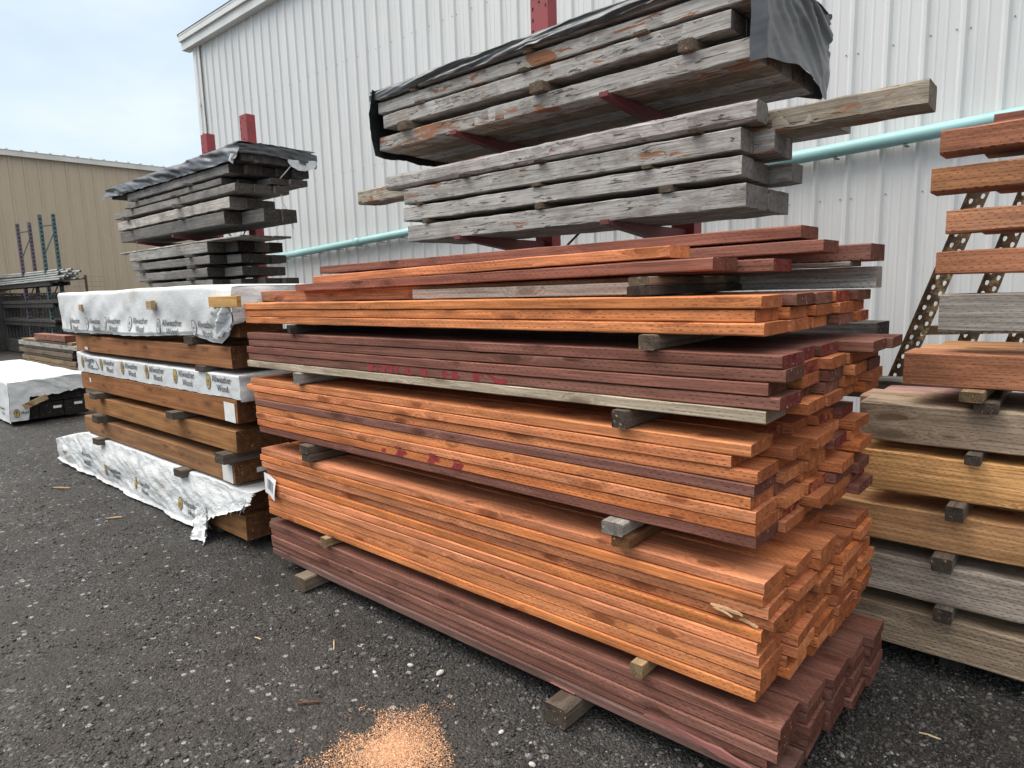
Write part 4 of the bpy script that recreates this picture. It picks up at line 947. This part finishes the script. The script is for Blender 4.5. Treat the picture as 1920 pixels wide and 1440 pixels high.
# ================================================================== RIGHT-HAND TIMBER STACK
GT = 'big timbers of the right stack'
random.seed(61)
RS = [ # xl, z0, z1, colour, mat, end, label
 (-1.00, .094, .262, (0.42, 0.315, 0.215), 'rough', 'bottom timber of the right stack, grey brown, lying over the gravel'),
 (-.95, .325, .490, (0.50, 0.425, 0.35), 'rough', 'weathered silver grey timber second from the bottom of the right stack'),
 (-1.02, .552, .708, (0.70, 0.375, 0.17), 'aged', 'tan timber with orange stains, third from the bottom of the right stack'),
 (-.690, .772, .940, (0.92, 0.50, 0.20), 'rough', 'golden yellow timber with deep incised cuts in the right stack'),
 (-.700, .982, 1.144, (0.47, 0.365, 0.26), 'aged', 'grey brown timber above the golden one in the right stack'),
 (-.548, 1.226, 1.360, 'rust', 'stain', 'rust brown timber with dark stains above the grey brown one'),
 (-.440, 1.446, 1.590, (0.40, 0.37, 0.33), 'aged', 'silvery grey timber high in the right stack with incised top edge'),
 (-.460, 1.666, 1.757, 'rust', 'stain', 'reddish timber just above the silvery grey one'),
 (-.435, 1.822, 1.909, (0.47, 0.205, 0.105), 'stain', 'orange red timber with a splintered lower edge near the top'),
 (-.494, 1.980, 2.072, (0.38, 0.18, 0.095), 'stain', 'brownish red timber second from the top of the right stack'),
 (-.470, 2.120, 2.209, (0.40, 0.17, 0.095), 'stain', 'topmost full red timber of the right stack, in front of the pipe'),
]
for k, (xl, z0, z1, col, mt, lab) in enumerate(RS):
    for c in range(3 if k < 6 else 2):
        if k == 6 and c: continue
        l2 = lab if c == 0 else f"{'second' if c == 1 else 'third'} timber back behind the {lab.split(',')[0].replace(' of the right stack', '').replace(' with deep incised cuts in the right stack', '')}"
        wdt = .21 if k < 6 else .155
        plank('timber', xl + (0 if c == 0 else random.uniform(-.10, .12) if k < 6 else random.uniform(.08, .2)), 3.1 + random.uniform(-.2, .2), 3.05 + c * (wdt + .006), 3.05 + c * (wdt + .006) + wdt, z0 + (0 if c == 0 else random.uniform(0, .002)), z1 - (0 if c == 0 else random.uniform(0, .012)), col if c == 0 else tuple(x * random.uniform(.8, 1.25) for x in (COL[col] if isinstance(col, str) else col)), mt, 'endgrey', warp=.003, ch=.006, rough=.0015, label=l2, cat='timber', group=GT)
plank('timber', -.31, 2.9, 3.09, 3.19, 2.2115, 2.245, 'maroon2', 'stain', 'end', label='thin reddish board lying on top of the right stack', cat='board', group=GT)
GS4 = 'wooden spacers of the right stack'
for x, w, z0, z1, y0, lab, col in [(-.345, .065, .2635, .3235, 3.01, 'dark spacer above the bottom timber of the right stack', 'block'), (-.365, .07, .4915, .5505, 2.975, 'dark square spacer above the silver grey timber', 'block'), (-.325, .06, .7095, .7705, 2.97, 'dark rounded spacer under the golden yellow timber', 'block'), (-.285, .05, .9415, .9805, 2.98, 'dark spacer above the golden yellow timber', 'block'),
        (-.27, .075, 1.1455, 1.1845, 2.985, 'grey lower spacer under the rust brown timber', 'block'), (-.30, .075, 1.1855, 1.2245, 2.97, 'tan upper spacer under the rust brown timber', 'tan')]:
    crossbar('spacer', x, w, y0, 3.68, z0, z1, col, lab, GS4)
for x, lab in ((-.33, 'ground block under the left end of the right stack'),):
    crossbar('ground_block', x, .09, 3.16, 3.68, 0, .0925, 'dk', lab, None, cat='timber block')
for (a, b), lab in zip(((1.3615, 1.4445), (1.5915, 1.6645), (1.7585, 1.8205), (1.9105, 1.9785), (2.0735, 2.1185)), ('under the silvery grey timber', 'above the silvery grey timber', 'under the orange red timber', 'under the brownish red timber', 'under the topmost red timber')):
    crossbar('spacer', .12, .08, 3.06, 3.36, a, b, 'block', 'recessed spacer ' + lab + ' of the right stack', GS4)
# dark and grey timbers behind the stained pile
plank('timber', -2.6, -.76, 3.55, 3.80, 1.365, 1.445, 'black', 'greyt', 'endgrey', label='blackened timber end showing behind the fourth tier of the pile', cat='timber', group='timbers behind the stained pile')
plank('timber', -2.7, -.80, 3.53, 3.78, 1.250, 1.345, 'black', 'greyt', 'endgrey', label='blackened timber under the other one behind the pile', cat='timber', group='timbers behind the stained pile')
plank('timber', -3.0, -.25, 3.75, 3.95, 1.045, 1.140, (0.16, 0.15, 0.135), 'aged', 'endgrey', label='grey timber running behind pile and right stack', cat='timber', group='timbers behind the stained pile')
plank('timber', -3.0, -.35, 3.75, 3.95, .80, .90, 'block', 'aged', 'endgrey', label='dark low timber running behind the pile and right stack', cat='timber', group='timbers behind the stained pile')
for x in (-2.4, -1.2):
    crossbar('spacer', x, .09, 3.5, 4.0, 1.146, 1.248, 'dk', f"spacer behind the pile, {'left' if x < -2 else 'right'} one above the grey timber", 'spacers behind the stained pile')
    crossbar('spacer', x, .09, 3.5, 4.0, .905, 1.043, 'dk', f"spacer behind the pile, {'left' if x < -2 else 'right'} one under the grey timber", 'spacers behind the stained pile')
    crossbar('trestle_block', x, .14, 3.5, 4.0, .0, .798, 'dk', f"tall support block behind the pile, {'left' if x < -2 else 'right'} one", 'support blocks behind the stained pile', cat='timber block')

# slotted angle frame leaning behind the right stack
MAT['rustang'] = plain_mat('rusty_slotted_angle', (0.13, 0.080, 0.045), 0.7, 0.45, 14, spots=(0.40, 0.29, 0.15), spotv=(0.50, 0.64), bump=0.3)
def slotted(mb, p0, p1, w, nrm):
    """an angle iron: one flange punched with two staggered rows of pear-shaped holes, one plain flange"""
    p0, p1, nrm = Vector(p0), Vector(p1), Vector(nrm).normalized()
    d = (p1 - p0); L = d.length; d.normalize(); s = nrm.cross(d).normalized()
    cell = .058; n = int(L / cell); t = .003
    for side in (0, 1):
        x0 = side * w / 2
        for k in range(n):
            y0 = k * cell + (cell / 2 if side else 0) - (cell / 2 if side else 0)
            yc, xc = y0 + cell / 2 + (cell * .22 if side else -cell * .22) , x0 + w / 4
            yc = min(max(yc, y0 + cell * .30), y0 + cell * .70)
            out = [(x0, y0), (x0 + w / 4, y0), (x0 + w / 2, y0), (x0 + w / 2, y0 + cell / 2), (x0 + w / 2, y0 + cell), (x0 + w / 4, y0 + cell), (x0, y0 + cell), (x0, y0 + cell / 2)]
            hr = [(-.006, -.010), (0, -.015), (.006, -.010), (.0085, .002), (.007, .010), (0, .013), (-.007, .010), (-.0085, .002)]
            b = len(mb.v)
            for (a, c_) in out: mb.v.append(tuple(p0 + s * a + d * c_))
            for (a, c_) in hr: mb.v.append(tuple(p0 + s * (xc + a) + d * (yc + c_)))
            for (a, c_) in hr: mb.v.append(tuple(p0 + s * (xc + a) + d * (yc + c_) - nrm * t))
            for i in range(8):
                j = (i + 1) % 8
                mb.f.append((b + i, b + j, b + 8 + j, b + 8 + i)); mb.f.append((b + 8 + i, b + 8 + j, b + 16 + j, b + 16 + i)); mb.mi += [0, 0]
    b = len(mb.v)
    for q in (p0 + s * w, p0 + s * w + nrm * w * .8, p1 + s * w + nrm * w * .8, p1 + s * w): mb.v.append(tuple(q))
    mb.f.append((b, b + 1, b + 2, b + 3)); mb.mi.append(0)
fr = empty('slotted_angle_frame', (-.3, 4.3, 0)); tag(fr, 'rusty perforated steel angle frame leaning behind the right stack', 'steel frame')
FL = fr.location
def fl(p): return (p[0] - FL.x, p[1] - FL.y, p[2] - FL.z)
for x0, x1, y, w in ((-1.10, -.398, 4.25, .085), (-.80, -.20, 4.30, .08), (-.60, 0.0, 4.45, .08), (-.39, .18, 4.75, .08)):
    mb = MB(); slotted(mb, fl((x0, y, .0)), fl((x1, y, 2.16)), w, (0, -1, 0)); mb.build('strut', MAT['rustang'], fr)
mb = MB(); mb.bar(fl((-.52, 4.27, 1.98)), fl((.25, 4.3, 1.86)), .04, .05); mb.bar(fl((-.70, 4.33, 1.36)), fl((.2, 4.33, 1.40)), .04, .05); mb.bar(fl((-.2, 4.5, 1.45)), fl((.25, 4.5, 2.0)), .05, .04)
mb.build('cross_bar', MAT['rustang'], fr)

# ================================================================== FAR LEFT YARD
# white wrapped unit on the ground
WX = -10.95
random.seed(71)
for r_, (z0, z1) in enumerate(((.05, .26), (.275, .47))):
    for c in range(3):
        plank('timber', -14.6, WX + random.uniform(-.03, 0), 2.16 + c * .30, 2.16 + c * .30 + .292, z0, z1, 'black', 'smooth', 'endgrey', label=f"{['front', 'middle', 'rear'][c]} black-ended timber in the {['lower', 'upper'][r_]} row under the white cover", cat='timber', group='timbers under the far left white cover', ch=.006)
for x in (-14.2, -11.6): crossbar('ground_block', x, .1, 2.18, 3.04, 0, .048, 'dk', f"low block under the white covered unit, {'far' if x < -13 else 'near'} one", 'ground blocks under the white covered unit', cat='timber block')
cw = empty('white_cover', (WX, 2.6, .5)); tag(cw, 'white plastic cover draped over the low unit at far left', 'plastic wrap'); WL = cw.location
def wl(p): return (p[0] - WL.x, p[1] - WL.y, p[2] - WL.z)
def cz(X, Y): return .600 + .03 * (Y - 2.2) + .03 * math.sin((X + 11) * 1.3) * .3 + .012 * fbm(X * 2, Y * 2, 1)
def wfront_y(X, Z): return 2.135 - .03 * (.6 - Z) + .02 * fbm(X * 3, Z * 3, 4)
def wc_fn(u, v):
    X = -14.7 + (WX + .03 + 14.7) * u
    if v < .5: t = v / .5; Y = 3.10 - (3.10 - 2.16) * t; return wl((X, Y, cz(X, Y)))
    t = (v - .5) / .5; zt = cz(X, 2.16); Z = zt + (.03 - zt) * t; return wl((X, wfront_y(X, Z), Z))
sheet('cover_sheet', 90, 30, wc_fn, MAT['wrap'], cw)
def wend_low(u): return .06 if u < .17 else .06 + (.33) * min(1, (u - .17) / .04) + .05 * (u - .2) + .05 * fbm(u * 4, 3) - .02
def wend_x(Y, Z): return WX + .035 + .028 * fbm(Y * 4 + Z * 3, Z * 4, 8) + .02 * (.6 - Z)
def we_fn(u, v):
    Y = 2.15 + .95 * u; zt = cz(WX + .03, Y); Z = zt + (wend_low(u) - zt) * v
    return wl((wend_x(Y, Z) if v > 0 else WX + .03, Y if u > 0 else wfront_y(WX, Z), Z))
sheet('end_flap', 60, 20, we_fn, MAT['wrap'], cw)
emb, ink = MB(), MB()
for vf, mi in EMB: add_flat(emb, vf, lambda a, b: wl((wend_x(2.21 + a * .055, .17 + b * .06) + .006, 2.185 + a * .055, .17 + b * .06)), mi)
add_flat(ink, T4, lambda a, b: wl((wend_x(2.25 + a * .05, .15 + b * .055) + .006, 2.235 + a * .05, .155 + b * .055)))
emb.build('printed_crest', [MAT['ink'], MAT['gold']], cw); ink.build('printed_lettering', MAT['ink'], cw)
for x0 in (-11.5, -12.1, -12.7):
    ink = MB()
    add_flat(ink, T1, lambda a, b: wl((x0 + a * .06, wfront_y(x0 + a * .06, .2 + b * .06) - .006, .19 + b * .06)))
    add_flat(ink, T2, lambda a, b: wl((x0 + .08 + a * .06, wfront_y(x0 + .08 + a * .06, .13 + b * .06) - .006, .12 + b * .06)))
    ink.build('printed_lettering', MAT['ink'], cw)
mb = MB(); mb.bar((0, -.14, -.05), (0, .14, .06), .02, .075); o = mb.build('cleat', [MAT['smooth']]); o.location = (WX + .10, 2.40, .30); o.color = (*COL['light'], 1)
tag(o, 'slanted brown lath pinned on the end of the far left white cover', 'wood cleat')
for y, z, n in ((2.62, .17, 0), (2.88, .19, 1)):
    mb = MB(); mb.box(0, .004, 0, .10, 0, .035); o = mb.build('paper_tag', MAT['paper']); o.location = (WX + .006, y, z); tag(o, f"small white tag on a black timber end, {['left', 'right'][n]} of two", 'label')
# mixed boards behind it
GM = 'mixed boards stacked behind the white cover'
random.seed(81)
z = .10
for k, (h, col, mt) in enumerate([(.10, 'maroon', 'stain'), (.09, 'rust', 'stain'), (.10, 'greybrown', 'aged'), (.10, 'tan', 'aged'), (.05, 'dk', 'aged'), (.10, 'greybrown', 'aged'), (.05, 'dk', 'aged'), (.10, 'silver', 'aged'), (.05, 'tan', 'aged')]):
    for c in range(3):
        plank('plank', -18.4 + random.uniform(-.3, .3), -14.6 + random.uniform(-.25, .2), 3.95 + c * .25, 4.19 + c * .25, z, z + h - .008, col, mt, 'endgrey', label=f"{['front', 'middle', 'rear'][c]} board, {'bottom' if k == 0 else ORD[8 - k]} layer of the mixed stack behind the white cover", group=GM)
    z += h + .004
plank('plank', -17.1, -15.0, 3.92, 4.12, z, z + .12, 'maroon2', 'stain', 'end', label='reddish board lying alone on the mixed stack at far left', group=GM)
for x in (-18.0, -15.2): crossbar('ground_block', x, .1, 3.95, 4.7, 0, .099, 'dk', f"ground block under the mixed board stack, {'far' if x < -17 else 'near'} end", 'ground blocks under the mixed stack', cat='timber block')
# pallet racking with teal uprights and grey poles on top
MAT['tealsteel'] = plain_mat('faded_teal_rack_paint', (0.075, 0.13, 0.14), 0.6, 0.3, 8, spots=(0.14, 0.07, 0.05))
MAT['plumsteel'] = plain_mat('faded_plum_rack_paint', (0.12, 0.10, 0.13), 0.6, 0.3, 8, spots=(0.16, 0.06, 0.04))
pr_ = empty('pallet_rack', (-24.5, 6.2, 0)); tag(pr_, 'tall pallet rack with teal and plum slotted uprights at far left', 'storage rack'); PL = pr_.location
for x, mat, yz in ((-25.6, 'plumsteel', ((5.80, 4.12), (6.12, 4.18))), (-23.2, 'tealsteel', ((5.82, 4.18), (6.16, 4.22)))):
    for y, zt in yz:
        mb = MB(); mb.box(x - PL.x - .05, x - PL.x + .05, y - PL.y - .045, y - PL.y + .045, 0, zt); z = .3
        while z < zt - .05: mb.box(x - PL.x + .048, x - PL.x + .053, y - PL.y - .03, y - PL.y + .02, z, z + .05, 1); z += .12
        mb.build('upright', [MAT[mat], MAT['slot_shade']], pr_)
    for z in (.6, 1.6, 3.0):
        mb = MB(); mb.bar((x - PL.x, yz[0][0] - PL.y, z), (x - PL.x, yz[1][0] - PL.y, z + .75), .03, .03); mb.bar((x - PL.x, yz[0][0] - PL.y, z + .85), (x - PL.x, yz[1][0] - PL.y, z + .9), .03, .03)
        mb.build('brace', MAT[mat], pr_)
for z in (1.05, 1.62, 2.25):
    for y in (5.75, 6.2):
        mb = MB(); mb.box(-31 - PL.x, -22.6 - PL.x, y - PL.y - .03, y - PL.y + .03, z - .12, z - .002); mb.build('beam', MAT['fence'], pr_)
random.seed(91); GQ = 'grey poles bundled on the pallet rack'
MAT['pole'] = plain_mat('silvered_pole_wood', (0.36, 0.37, 0.36), 0.8, 0.45, 4, stretch=(0.3, 3, 3))
MAT['poleend'] = plain_mat('dark_pole_end', (0.05, 0.05, 0.05), 0.8, 0.3, 9)
k = 0
for row in range(5):
    for c in range(9 - row):
        y = 5.72 + .062 * c + .03 * row + random.uniform(-.01, .01); z = 2.285 + .066 * row + random.uniform(-.004, .004)
        xr = -21.6 + random.uniform(-.9, .5); mb = MB(); sag = random.uniform(0, .03)
        xs_ = [xr - 8.5 + 8.5 * i / 7 for i in range(8)]
        mb.tube([(x - xr, 0, .0 + (.10 * ((x - xr) / 8.5) ** 2 if row > 2 else 0)) for x in xs_], .031, 7)
        mb.mi[-2:] = [1, 1]
        o = mb.build('pole', [MAT['pole'], MAT['poleend']]); o.location = (xr, y, z)
        tag(o, 'one of many silvery grey poles bundled on the far left pallet rack', 'pole', GQ); k += 1
GD = 'dark boards on the lower shelves of the pallet rack'
for i, (z, n) in enumerate(((1.625, 3), (1.055, 4), (.02, 5))):
    for c in range(n):
        plank('plank', -30 + random.uniform(-.4, .4), -21.9 + random.uniform(-.8, .4), 5.7 + c * .14, 5.83 + c * .14, z, z + random.uniform(.07, .13) + (.3 if i == 2 else 0), (.075, .078, .075), 'greyt', 'endgrey', label='one of several dark boards on the lower shelves of the pallet rack', group=GD)

# ================================================================== LOOSE GROUND STUFF
rng = np.random.default_rng(5)
def ico():
    p = (1 + 5 ** .5) / 2
    v = np.array([(-1, p, 0), (1, p, 0), (-1, -p, 0), (1, -p, 0), (0, -1, p), (0, 1, p), (0, -1, -p), (0, 1, -p), (p, 0, -1), (p, 0, 1), (-p, 0, -1), (-p, 0, 1)], float); v /= np.linalg.norm(v[0])
    f = np.array([(0, 11, 5), (0, 5, 1), (0, 1, 7), (0, 7, 10), (0, 10, 11), (1, 5, 9), (5, 11, 4), (11, 10, 2), (10, 7, 6), (7, 1, 8), (3, 9, 4), (3, 4, 2), (3, 2, 6), (3, 6, 8), (3, 8, 9), (4, 9, 5), (2, 4, 11), (6, 2, 10), (8, 6, 7), (9, 8, 1)])
    return v, f
def octa():
    v = np.array([(1, 0, 0), (-1, 0, 0), (0, 1, 0), (0, -1, 0), (0, 0, 1), (0, 0, -1)], float)
    f = np.array([(0, 2, 4), (2, 1, 4), (1, 3, 4), (3, 0, 4), (2, 0, 5), (1, 2, 5), (3, 1, 5), (0, 3, 5)]); return v, f
def scatter_mesh(name, base, pos, scl, mat, jit=.25, tilt=.5):
    bv, bf = base; n = len(pos); m = len(bv)
    ang = rng.uniform(0, 2 * np.pi, n); tx = rng.normal(0, tilt, n); ty = rng.normal(0, tilt, n)
    V = bv[None] * (1 + rng.normal(0, jit, (n, m, 1)).clip(-.5, .6)) * scl[:, None, :]
    c, s = np.cos(tx)[:, None], np.sin(tx)[:, None]; y, z = V[..., 1].copy(), V[..., 2].copy(); V[..., 1] = y * c - z * s; V[..., 2] = y * s + z * c
    c, s = np.cos(ty)[:, None], np.sin(ty)[:, None]; x, z = V[..., 0].copy(), V[..., 2].copy(); V[..., 0] = x * c + z * s; V[..., 2] = -x * s + z * c
    c, s = np.cos(ang)[:, None], np.sin(ang)[:, None]; x, y = V[..., 0].copy(), V[..., 1].copy(); V[..., 0] = x * c - y * s; V[..., 1] = x * s + y * c
    V += pos[:, None, :]
    F = (bf[None] + (np.arange(n) * m)[:, None, None]).reshape(-1, 3)
    me = bpy.data.meshes.new(name); me.vertices.add(n * m); me.vertices.foreach_set('co', V.astype(np.float32).ravel())
    me.loops.add(F.size); me.loops.foreach_set('vertex_index', F.astype(np.int32).ravel())
    me.polygons.add(len(F)); me.polygons.foreach_set('loop_start', np.arange(0, F.size, 3, dtype=np.int32)); me.polygons.foreach_set('loop_total', np.full(len(F), 3, np.int32))
    me.update(calc_edges=True); me.materials.append(mat)
    o = bpy.data.objects.new(name, me); C.objects.link(o); return o
def stone_mat():
    t = NT('gravel_stones'); g = t.n('NewGeometry'); r = g.outputs['Random Per Island']
    cr_ = t.n('ValToRGB', {0: r}).outputs[0]; rn = t.t.nodes[-1]
    e = rn.color_ramp.elements; e[0].position = 0; e[0].color = (.017, .016, .016, 1); e[1].position = 1; e[1].color = (.50, .485, .45, 1)
    for p_, c_ in ((.35, (.036, .034, .032)), (.66, (.070, .067, .065)), (.90, (.115, .11, .104)), (.95, (.12, .085, .065)), (.985, (.26, .25, .23))):
        q = e.new(p_); q.color = (*c_, 1)
    p = g.outputs['Position']
    c = t.mix(t.ramp(t.noise(p, 260, 3), .35, .7, 0, .5), cr_, t.mix(1.0, cr_, (.5, .48, .46), 'MULTIPLY'))
    return t.done(c, t.ramp(r, 0, 1, .5, .85), t.noise(p, 500, 2), .25, .002, Specular_IOR_Level=.4)
SM = stone_mat()
def polar(n, r0, r1, pw, th0, th1):
    """points round the viewer's standing place, denser near it"""
    u = rng.random(n); r = (r0 ** pw + u * (r1 ** pw - r0 ** pw)) ** (1 / pw); a = rng.uniform(th0, th1, n)
    return np.stack([-r * np.sin(a), r * np.cos(a)], 1)
def gz(P): return np.array([ground_z(x, y) for x, y in P])
def stones(n, r0, r1, pw, smin, smax, base, th=(-.55, 1.5)):
    P = polar(n, r0, r1, pw, *th)
    keep = (P[:, 0] < 1.0) & (P[:, 1] > -.2) & (P[:, 1] < 4.2) & ~((P[:, 1] > 2.0) & (P[:, 0] > -8) & (P[:, 0] < -.62) & (P[:, 1] < 4))
    clump = np.array([fbm(x * 1.9, y * 1.9, 11, 3) for x, y in P]); keep &= clump > rng.uniform(-.55, .55, n)
    P = P[keep]; k = len(P); s = smin * (smax / smin) ** (rng.random(k) ** 2.2)
    sc = s[:, None] * np.stack([rng.uniform(.8, 1.35, k), rng.uniform(.65, 1.0, k), rng.uniform(.4, .75, k)], 1)
    return np.column_stack([P, gz(P) + sc[:, 2] * .35]), sc
def both(A, B): return np.vstack([A[0], B[0]]), np.vstack([A[1], B[1]])
p1, s1 = both(stones(110000, 1.15, 7.5, .4, .0035, .0095, None), stones(26000, 1.9, 3.8, 1.0, .0035, .010, None, (-.15, .45)))
o = scatter_mesh('gravel', octa(), p1, s1, SM); o['kind'] = 'stuff'; o['label'] = 'fine dark crushed gravel over the yard'; o['category'] = 'gravel'
p2, s2 = both(stones(24000, 1.15, 10.0, .6, .0055, .013, None), stones(6500, 1.9, 3.8, 1.0, .006, .014, None, (-.15, .45)))
o = scatter_mesh('gravel_stones', ico(), p2, s2, SM, jit=.2); o['kind'] = 'stuff'; o['label'] = 'larger pale and dark pebbles scattered in the gravel'; o['category'] = 'gravel'
# sawdust
def saw_mat():
    t = NT('fresh_sawdust'); r = t.n('NewGeometry').outputs['Random Per Island']
    return t.done(t.mix(r, (.52, .26, .135), (.82, .53, .34)), .9, Specular_IOR_Level=.15)
def sawdust_part(n, spread, lo, hi, seed):
    a = rng.uniform(0, 2 * np.pi, n); r = np.abs(rng.normal(0, spread, n)); P = np.stack([-1.80 + r * np.cos(a) * 1.05, 1.33 + r * np.sin(a) * 1.0], 1)
    cl = np.array([fbm(x * 4.2, y * 4.2, 2, 4) for x, y in P]); q = np.hypot((P[:, 0] + 1.80) / 1.05, P[:, 1] - 1.33)
    keep = cl > -.60 + rng.normal(0, .12, n) + np.clip((q - .15) * 5.5, 0, 2); P = P[keep]; k = len(P); q = q[keep]
    sc = np.stack([rng.uniform(lo, hi, k), rng.uniform(lo * .5, hi * .42, k), rng.uniform(.0005, .0013, k)], 1)
    return np.column_stack([P, gz(P) + .005 + 0.007 * np.exp(-((q / .17) ** 2)) * (.55 + .45 * rng.random(k)) * (.6 + .4 * cl[keep])]), sc
pa, sa = sawdust_part(34000, .165, .0012, .0034, 1); pb2, sb = sawdust_part(6000, .19, .003, .0085, 2)
o = scatter_mesh('sawdust', octa(), np.vstack([pa, pb2]), np.vstack([sa, sb]), saw_mat()); tag(o, 'patch of fresh orange sawdust spilled on the gravel', 'sawdust', kind='stuff')
# single chips and stones one can pick out
def chip(x, y, L, w, ang, col, lab, th=.006):
    mb = MB(); rr = random.Random(x * 31 + y); n = 5
    for k in range(n + 1):
        t = k / n; ww = w * (.35 + .65 * math.sin(math.pi * (.1 + .8 * t))) * rr.uniform(.8, 1.15)
        for a, b in ((-.5, 0), (.5, 0), (.42, 1), (-.42, 1)): mb.v.append((L * (t - .5), ww * a + rr.uniform(-.001, .001), th * b * rr.uniform(.7, 1.1) + .002 * math.sin(t * 4)))
    for k in range(n):
        for i in range(4): j = (i + 1) % 4; mb.f.append((k * 4 + i, (k + 1) * 4 + i, (k + 1) * 4 + j, k * 4 + j)); mb.mi.append(0)
    mb.f += [(0, 1, 2, 3), (n * 4 + 3, n * 4 + 2, n * 4 + 1, n * 4)]; mb.mi += [0, 0]
    o = mb.build('wood_chip', MAT['smooth']); o.location = (x, y, ground_z(x, y) + .006); o.rotation_euler = (rr.uniform(-.1, .1), rr.uniform(-.06, .06), ang); o.color = (*col, 1)
    tag(o, lab, 'wood chip', 'wood chips lying on the gravel')
chip(-6.83, 1.62, .17, .035, .55, (.36, .25, .14), 'tan wood chip on bare gravel in front of the torn wrap, far one')
chip(-5.52, 1.62, .11, .028, .9, (.36, .25, .14), 'tan wood chip on bare gravel in front of the torn wrap, near one')
chip(-1.475, 1.415, .060, .018, .35, (.55, .33, .2), 'pale pinkish wood chip lying right of the sawdust patch', .010)
chip(-2.60, 1.62, .09, .006, -.6, (.6, .48, .3), 'thin straw-coloured splinter on the gravel beside the maroon tier', .003)
chip(-2.95, 1.42, .045, .006, .2, (.6, .48, .3), 'tiny straw-coloured splinter on the gravel further from the pile', .003)
chip(-2.30, 1.30, .10, .010, .8, (.16, .06, .03), 'dark red bark sliver on the gravel left of the sawdust', .004)
chip(-1.30, 1.52, .05, .016, -.3, (.25, .09, .05), 'small reddish bark chip below the right ground block', .006)
chip(-.32, 2.62, .07, .008, .1, (.6, .48, .3), 'straw-coloured sliver on the gravel right of the pile', .003)
chip(-.42, 2.30, .06, .010, .7, (.5, .33, .2), 'curled pale chip on the gravel between pile and right stack', .006)
def stone(x, y, s, col, lab):
    bv, bf = ico(); rr = np.random.default_rng(int(abs(x * 999)))
    v = bv * (1 + rr.normal(0, .1, (12, 1))) * np.array([1.25, .9, .65]) * s
    o = mesh_obj('stone', v, [tuple(f) for f in bf], MAT['stone']); m = o.modifiers.new('sub', 'SUBSURF'); m.levels = m.render_levels = 2
    o.location = (x, y, ground_z(x, y) + s * .4); o.rotation_euler = (0, 0, x * 7); tag(o, lab, 'stone', 'pale stones lying in the gravel')
MAT['stone'] = plain_mat('pale_stone', (0.50, 0.48, 0.42), 0.75, 0.25, 30)
stone(-2.02, 1.77, .021, None, 'pale round stone touching the foot of the maroon tier')
stone(-2.17, 1.73, .015, None, 'small grey stone left of the round one by the maroon tier')
stone(-2.26, 1.60, .012, None, 'small pale stone in open gravel above the sawdust')
stone(-1.56, 1.66, .013, None, 'chalky white stone left of the right ground block')
stone(-1.36, 1.60, .014, None, 'pale shell-like stone just below the right ground block')
